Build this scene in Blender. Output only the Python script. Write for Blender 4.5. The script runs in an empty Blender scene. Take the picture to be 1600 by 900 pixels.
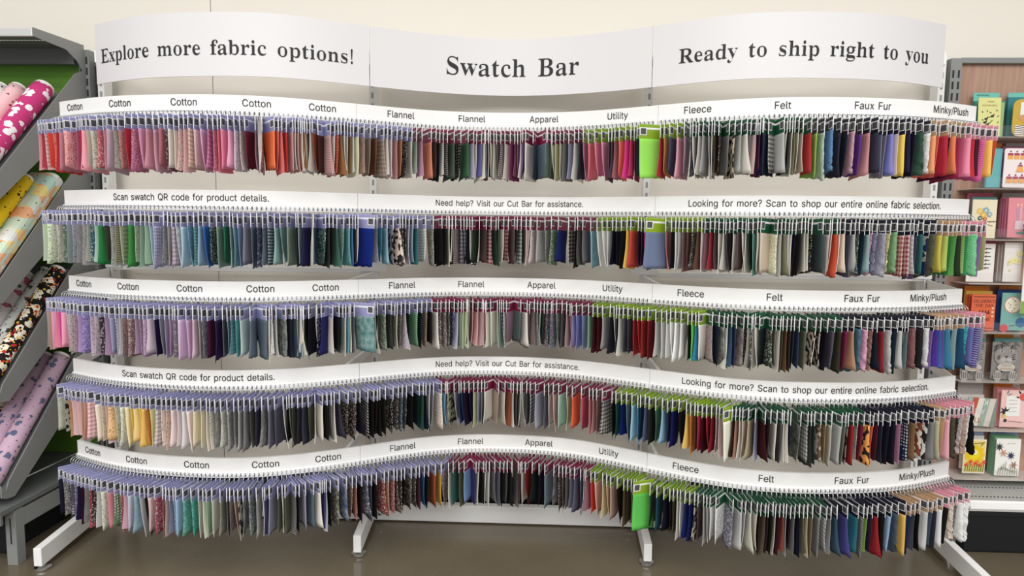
import bpy, bmesh, math, random
import numpy as np
from mathutils import Vector, Matrix
from mathutils.geometry import delaunay_2d_cdt

SC = bpy.context.scene
COL = SC.collection
PI = math.pi
R = math.radians

# ------------------------------------------------------------------ camera
FPX, PITCH_A, YAW_A, ROLL_A, CAM_X, CAM_Z = [1029.1618, 0.095585, -0.03736, 0.011716, 0.128576, 1.421245]
_cp, _sp, _cy, _sy = math.cos(PITCH_A), math.sin(PITCH_A), math.cos(YAW_A), math.sin(YAW_A)
FW = np.array([_sy*_cp, _cy*_cp, -_sp]); RT = np.array([_cy, -_sy, 0.0]); UP = np.cross(RT, FW)
_c, _s = math.cos(ROLL_A), math.sin(ROLL_A)
RT, UP = _c*RT + _s*UP, -_s*RT + _c*UP
EYE = np.array([CAM_X, 0.0, CAM_Z])
cam_data = bpy.data.cameras.new('camera')
cam_data.sensor_width = 36.0
cam_data.lens = 36.0*FPX/1600.0
cam_data.clip_start = 0.05
cam = bpy.data.objects.new('camera', cam_data)
COL.objects.link(cam)
cam.matrix_world = Matrix(((RT[0], UP[0], -FW[0], EYE[0]), (RT[1], UP[1], -FW[1], EYE[1]), (RT[2], UP[2], -FW[2], EYE[2]), (0, 0, 0, 1)))
SC.camera = cam

def at_y(px, py, Y):
    r = FW + RT*((px-800)/FPX) + UP*((450-py)/FPX)
    return EYE + r*(Y/r[1])

# ------------------------------------------------------------------ light
world = bpy.data.worlds.new('store_ambient'); SC.world = world
world.use_nodes = True
bg = world.node_tree.nodes['Background']
bg.inputs[0].default_value = (1.0, 0.985, 0.96, 1); bg.inputs[1].default_value = 0.38
LAMP_W = 165.0
for i, ly in enumerate((-0.2, -2.2, -4.6, -7.4)):
    ld = bpy.data.lights.new('ceiling_strip_light', 'AREA')
    ld.shape = 'RECTANGLE'; ld.size = 9.0; ld.size_y = 0.35; ld.energy = LAMP_W*(0.7, 1.0, 1.5, 2.0)[i]; ld.color = (1.0, 0.985, 0.95)
    lo = bpy.data.objects.new('ceiling_strip_light', ld); lo.location = (0.0, ly, 4.4); COL.objects.link(lo)
vs = SC.view_settings
vs.view_transform = 'Standard'; vs.look = 'None'; vs.gamma = 1.0; vs.exposure = 0.42
try:
    vs.use_curve_mapping = False
except Exception:
    pass

# ------------------------------------------------------------------ materials
def lin(c):
    return tuple((v/12.92 if v <= 0.04045 else ((v+0.055)/1.055)**2.4) for v in c)
def hx(h, gain=1.0, top=0.88):
    if len(h) == 3: c = [int(k, 16)/15.0 for k in h]
    else: c = [int(h[i:i+2], 16)/255.0 for i in (0, 2, 4)]
    return tuple(min(v*gain, top) for v in lin(c)) + (1.0,)
def dye_col(c, gain, top, sat=0.82):
    c = lin(c); g = 0.3*c[0]+0.59*c[1]+0.11*c[2]
    return tuple(min((g+(v-g)*sat)*gain, top) for v in c) + (1.0,)
def mat(name, col, rough=0.6, metal=0.0, spec=0.5):
    m = bpy.data.materials.get(name)
    if m: return m
    m = bpy.data.materials.new(name); m.use_nodes = True
    b = m.node_tree.nodes['Principled BSDF']
    b.inputs['Base Color'].default_value = hx(col) if isinstance(col, str) else tuple(col)+(1.0,)
    b.inputs['Roughness'].default_value = rough; b.inputs['Metallic'].default_value = metal
    b.inputs['Specular IOR Level'].default_value = spec
    return m
class NT:
    def __init__(s, m): s.t = m.node_tree; s.b = s.t.nodes['Principled BSDF']
    def n(s, kind, **kw):
        nd = s.t.nodes.new(kind)
        for k, v in kw.items(): setattr(nd, k, v)
        return nd
    def l(s, a, b): s.t.links.new(a, b)
    def math(s, op, a, b=None, c=None):
        nd = s.n('ShaderNodeMath', operation=op)
        for i, v in enumerate((a, b, c)):
            if v is None: continue
            if isinstance(v, (int, float)): nd.inputs[i].default_value = v
            else: s.l(v, nd.inputs[i])
        return nd.outputs[0]
    def mix(s, f, a, b):
        nd = s.n('ShaderNodeMix', data_type='RGBA')
        for k, v in ((0, f), (6, a), (7, b)):
            if isinstance(v, (int, float)): nd.inputs[k].default_value = v
            elif isinstance(v, tuple): nd.inputs[k].default_value = v
            else: s.l(v, nd.inputs[k])
        return nd.outputs[2]
    def scale_col(s, col, k):
        nd = s.n('ShaderNodeVectorMath', operation='SCALE'); s.l(col, nd.inputs[0]); nd.inputs[3].default_value = k
        return nd.outputs[0]
    def objco(s, rnd=True):
        tc = s.n('ShaderNodeTexCoord'); v = tc.outputs['Object']
        if rnd:
            oi = s.n('ShaderNodeObjectInfo'); mp = s.n('ShaderNodeVectorMath', operation='MULTIPLY_ADD')
            s.l(v, mp.inputs[0]); mp.inputs[1].default_value = (1, 1, 1)
            cb = s.n('ShaderNodeCombineXYZ'); r = s.math('MULTIPLY', oi.outputs['Random'], 7.3)
            s.l(r, cb.inputs[0]); s.l(s.math('MULTIPLY', oi.outputs['Random'], 31.7), cb.inputs[2]); s.l(cb.outputs[0], mp.inputs[2])
            v = mp.outputs[0]
        return v
    def noise(s, v, sc, det=2.0, rough=0.5):
        nd = s.n('ShaderNodeTexNoise'); s.l(v, nd.inputs['Vector']); nd.inputs['Scale'].default_value = sc; nd.inputs['Detail'].default_value = det; nd.inputs['Roughness'].default_value = rough
        return nd.outputs['Fac']
    def voro(s, v, sc, rnd=1.0):
        nd = s.n('ShaderNodeTexVoronoi'); s.l(v, nd.inputs['Vector']); nd.inputs['Scale'].default_value = sc; nd.inputs['Randomness'].default_value = rnd
        return nd
    def bump(s, h, st=0.3, dist=0.002):
        nd = s.n('ShaderNodeBump'); nd.inputs['Strength'].default_value = st; nd.inputs['Distance'].default_value = dist; s.l(h, nd.inputs['Height']); s.l(nd.outputs[0], s.b.inputs['Normal'])

_cloth = {}
def cloth(pat, stuff=False):
    """fabric whose dye comes from the object's colour (or the 'dye' attribute of the massed swatches)"""
    k = (pat, stuff)
    if k in _cloth: return _cloth[k]
    m = bpy.data.materials.new('cloth_'+(pat or 'plain')+('_mass' if stuff else '')); m.use_nodes = True
    t = NT(m); b = t.b
    b.inputs['Roughness'].default_value = 0.9; b.inputs['Specular IOR Level'].default_value = 0.15
    if stuff:
        a = t.n('ShaderNodeAttribute', attribute_name='dye'); D = a.outputs['Color']
    else:
        a = t.n('ShaderNodeObjectInfo'); D = a.outputs['Color']
    v = t.objco(not stuff)
    bw = t.n('ShaderNodeRGBToBW'); t.l(D, bw.inputs[0])
    light = t.math('GREATER_THAN', bw.outputs[0], 0.2)
    dark2 = t.scale_col(D, 0.5); lite2 = t.mix(0.5, D, (0.85, 0.83, 0.8, 1))
    sec = t.mix(light, lite2, dark2)
    out = D
    if pat == 'f':
        vo = t.voro(v, 95.0); ma = t.math('LESS_THAN', vo.outputs['Distance'], 0.36)
        vo2 = t.voro(v, 150.0); mb_ = t.math('LESS_THAN', vo2.outputs['Distance'], 0.24)
        out = t.mix(t.math('MULTIPLY', ma, 0.75), D, sec); out = t.mix(t.math('MULTIPLY', mb_, 0.6), out, (0.8, 0.78, 0.74, 1))
    elif pat == 'd':
        vo = t.voro(v, 85.0, 0.15); out = t.mix(t.math('LESS_THAN', vo.outputs['Distance'], 0.33), D, sec)
    elif pat in ('c', 's'):
        sx_ = t.n('ShaderNodeSeparateXYZ'); t.l(v, sx_.inputs[0])
        fz = t.math('GREATER_THAN', t.math('FRACT', t.math('MULTIPLY', sx_.outputs[2], 62.0 if pat == 'c' else 120.0)), 0.5)
        if pat == 'c':
            fx_ = t.math('GREATER_THAN', t.math('FRACT', t.math('MULTIPLY', sx_.outputs[0], 62.0)), 0.5)
            out = t.mix(t.math('MULTIPLY', t.math('ADD', fx_, fz), 0.5), D, sec)
        else:
            out = t.mix(t.math('MULTIPLY', fz, 0.6), D, sec)
    elif pat == 'm':
        n = t.noise(v, 45.0, 3.0); out = t.mix(t.math('MULTIPLY', t.math('SUBTRACT', n, 0.3), 1.6), D, sec)
    elif pat == 'a':
        n = t.noise(v, 48.0, 0.5); out = t.mix(t.math('GREATER_THAN', n, 0.53), D, t.mix(light, (0.5, 0.46, 0.38, 1), (0.02, 0.018, 0.018, 1)))
    elif pat == 'u':
        n = t.noise(v, 160.0, 3.0, 0.7); out = t.mix(t.math('MULTIPLY', t.math('SUBTRACT', n, 0.35), 1.3), t.scale_col(D, 1.1), t.scale_col(D, 0.55)); t.bump(n, 0.8, 0.004)
    t.l(out, b.inputs['Base Color'])
    if pat != 'u': t.bump(t.noise(v, 700.0, 1.0), 0.25, 0.0006)
    _cloth[k] = m
    return m

M_white = mat('white_powder_coat', 'f4f4f4', 0.42)
M_sign = mat('sign_board', 'f6f6f8', 0.38)
M_head = mat('header_board', 'e4e3e6', 0.45)
M_ink = mat('printed_ink', '17171a', 0.6)
M_slot = mat('slot_shadow_gap', '26282b', 0.7)
M_hook = mat('hook_wire', 'b9bcc0', 0.3, 0.55)
M_chrome = mat('chrome', 'cfcfcf', 0.16, 1.0)
M_grey = mat('grey_steel', '8c8e8e', 0.45, 0.15)
M_dgrey = mat('shelf_grey', '6f7374', 0.5, 0.1)
M_green = mat('green_back_panel', '5c8f24', 0.5)
M_black = mat('black_plastic', '14171c', 0.55)
M_cardwhite = mat('card_white', 'efeff2', 0.55)
M_print = mat('label_grey', '4c4c50', 0.6)
HEADCOL = {'L': ('lavender', '9899c4'), 'M': ('maroon', '86244c'), 'G': ('lime', '86a626'), 'E': ('green', '1a5638'), 'K': ('black', '15162a'), 'T': ('tan', 'b79472'), 'P': ('pink', 'd88f9f')}
M_card = {k: mat('header_card_'+n, c, 0.5) for k, (n, c) in HEADCOL.items()}

def wood_mat():
    m = bpy.data.materials.new('wood_laminate'); m.use_nodes = True; t = NT(m)
    v = t.objco(False); mp = t.n('ShaderNodeMapping'); t.l(v, mp.inputs[0]); mp.inputs['Scale'].default_value = (60, 60, 3)
    n = t.noise(mp.outputs[0], 1.0, 4.0, 0.6)
    t.l(t.mix(t.math('MULTIPLY_ADD', n, 1.6, -0.35), hx('bf9d88'), hx('947060')), t.b.inputs['Base Color']); t.b.inputs['Roughness'].default_value = 0.5
    return m
M_wood = wood_mat()
def floor_mat():
    m = bpy.data.materials.new('polished_concrete'); m.use_nodes = True; t = NT(m)
    v = t.objco(False)
    n = t.noise(v, 1.6, 5.0, 0.6); g = t.noise(v, 160.0, 2.0, 0.6); sp = t.voro(v, 55.0)
    col = t.mix(t.math('MULTIPLY_ADD', n, 1.8, -0.4), hx('5a5246'), hx('746a5a'))
    col = t.mix(t.math('MULTIPLY_ADD', g, 1.0, -0.2), col, hx('60553f'))
    col = t.mix(t.math('MULTIPLY', t.math('LESS_THAN', sp.outputs['Distance'], 0.09), 0.35), col, hx('b5a890'))
    t.l(col, t.b.inputs['Base Color'])
    t.l(t.math('MULTIPLY_ADD', n, 0.16, 0.1), t.b.inputs['Roughness']); t.b.inputs['Specular IOR Level'].default_value = 0.5
    return m
M_floor = floor_mat()
def wall_mat():
    m = bpy.data.materials.new('cream_wall_paint'); m.use_nodes = True; t = NT(m)
    n = t.noise(t.objco(False), 0.9, 2.0)
    t.l(t.mix(n, hx('ece7db'), hx('f0ebe2')), t.b.inputs['Base Color']); t.b.inputs['Roughness'].default_value = 0.55
    return m
M_wall = wall_mat()
def acrylic_mat():
    m = bpy.data.materials.new('clear_acrylic'); m.use_nodes = True; t = NT(m)
    tr = t.n('ShaderNodeBsdfTransparent'); gl = t.n('ShaderNodeBsdfGlossy'); gl.inputs['Roughness'].default_value = 0.08
    mx = t.n('ShaderNodeMixShader'); mx.inputs[0].default_value = 0.07
    t.l(tr.outputs[0], mx.inputs[1]); t.l(gl.outputs[0], mx.inputs[2])
    t.l(mx.outputs[0], t.t.nodes['Material Output'].inputs['Surface'])
    return m
M_acr = acrylic_mat()

# ------------------------------------------------------------------ mesh helpers
class MB:
    """collects geometry for ONE mesh object"""
    def __init__(s): s.v = []; s.f = []; s.m = []
    def add(s, vs, fs, mi=0):
        o = len(s.v); s.v += [tuple(map(float, q)) for q in vs]
        for f in fs: s.f.append(tuple(o+i for i in f)); s.m.append(mi)
        return s
    def box(s, a, b, mi=0):
        x0, y0, z0 = a; x1, y1, z1 = b
        return s.add([(x0,y0,z0),(x1,y0,z0),(x1,y1,z0),(x0,y1,z0),(x0,y0,z1),(x1,y0,z1),(x1,y1,z1),(x0,y1,z1)],
              [(0,3,2,1),(4,5,6,7),(0,1,5,4),(1,2,6,5),(2,3,7,6),(3,0,4,7)], mi)
    def prism(s, poly, a, b, mi=0):
        """poly of 3D points extruded by vector b-a given as offsets a and b"""
        n = len(poly); a = np.array(a, float); b = np.array(b, float); P = np.array(poly, float)
        s.add(list(P+a)+list(P+b), [tuple(range(n))[::-1], tuple(range(n, 2*n))]+[(i, (i+1) % n, n+(i+1) % n, n+i) for i in range(n)], mi)
        return s
    def beam(s, p, q, w, h, mi=0, up=(0, 0, 1)):
        p = np.array(p, float); q = np.array(q, float); d = q-p; d /= np.linalg.norm(d); u = np.array(up, float)
        sd = np.cross(d, u); sd /= np.linalg.norm(sd); u = np.cross(sd, d)
        c = [sd*w/2*i+u*h/2*j for i, j in ((-1,-1),(1,-1),(1,1),(-1,1))]
        return s.add([p+k for k in c]+[q+k for k in c], [(3,2,1,0),(4,5,6,7),(0,1,5,4),(1,2,6,5),(2,3,7,6),(3,0,4,7)], mi)
    def tube(s, path, r, n=8, mi=0, cap=True):
        P = [np.array(q, float) for q in path]; rs = r if isinstance(r, (list, tuple)) else [r]*len(P)
        rings = []; ref = None
        for i, q in enumerate(P):
            d = P[min(i+1, len(P)-1)]-P[max(i-1, 0)]; d /= (np.linalg.norm(d) or 1)
            if ref is None: ref = np.array([0, 0, 1.0]) if abs(d[2]) < 0.9 else np.array([1.0, 0, 0])
            a = np.cross(d, ref); a /= (np.linalg.norm(a) or 1); b = np.cross(a, d); ref = b
            rings.append([q+(a*math.cos(2*PI*k/n)+b*math.sin(2*PI*k/n))*rs[i] for k in range(n)])
        vs = [k for g in rings for k in g]; fs = []
        for i in range(len(P)-1):
            for k in range(n): fs.append((i*n+k, i*n+(k+1) % n, (i+1)*n+(k+1) % n, (i+1)*n+k))
        if cap: fs += [tuple(range(n))[::-1], tuple(range((len(P)-1)*n, len(P)*n))]
        return s.add(vs, fs, mi)
    def lathe(s, prof, c, n=24, mi=0):
        vs = []; fs = []
        for (r, z) in prof:
            for k in range(n): vs.append((c[0]+r*math.cos(2*PI*k/n), c[1]+r*math.sin(2*PI*k/n), c[2]+z))
        for i in range(len(prof)-1):
            for k in range(n): fs.append((i*n+k, i*n+(k+1) % n, (i+1)*n+(k+1) % n, (i+1)*n+k))
        fs += [tuple(range(n))[::-1], tuple(range((len(prof)-1)*n, len(prof)*n))]
        return s.add(vs, fs, mi)
    def mesh(s, name, mats, org=(0, 0, 0), smooth=False):
        me = bpy.data.meshes.new(name)
        o = np.array(org, float)
        me.from_pydata([tuple(np.array(q)-o) for q in s.v], [], s.f)
        for m in mats: me.materials.append(m)
        if s.f:
            me.polygons.foreach_set('material_index', s.m)
            if smooth: me.polygons.foreach_set('use_smooth', [True]*len(s.f))
        me.update()
        return me
    def obj(s, name, mats, parent=None, loc=None, smooth=False, bevel=0.0):
        if not isinstance(mats, (list, tuple)): mats = [mats]
        org = tuple(parent['_w']) if parent is not None and loc is None else (loc or (0, 0, 0))
        me = s.mesh(name, mats, org, smooth)
        o = bpy.data.objects.new(name, me); COL.objects.link(o)
        if parent is not None:
            o.parent = parent
            if loc is not None: o.location = np.array(loc)-np.array(parent['_w'])
        else: o.location = org
        o['_w'] = tuple(org)
        if bevel:
            b = o.modifiers.new('bevel', 'BEVEL'); b.width = bevel; b.segments = 2; b.limit_method = 'ANGLE'
        return o
TOP = []
def tag(o, label, cat, group=None, kind=None):
    o['label'] = label; o['category'] = cat
    if group: o['group'] = group
    if kind: o['kind'] = kind
    TOP.append(o)
    return o
def thing(name, label, cat, loc, group=None):
    o = bpy.data.objects.new(name, None); COL.objects.link(o); o.location = loc; o['_w'] = tuple(float(v) for v in loc)
    o.empty_display_size = 0.05
    return tag(o, label, cat, group)
def structure(o, label=None):
    o['kind'] = 'structure'
    if label: o['label'] = label
    return o

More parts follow.
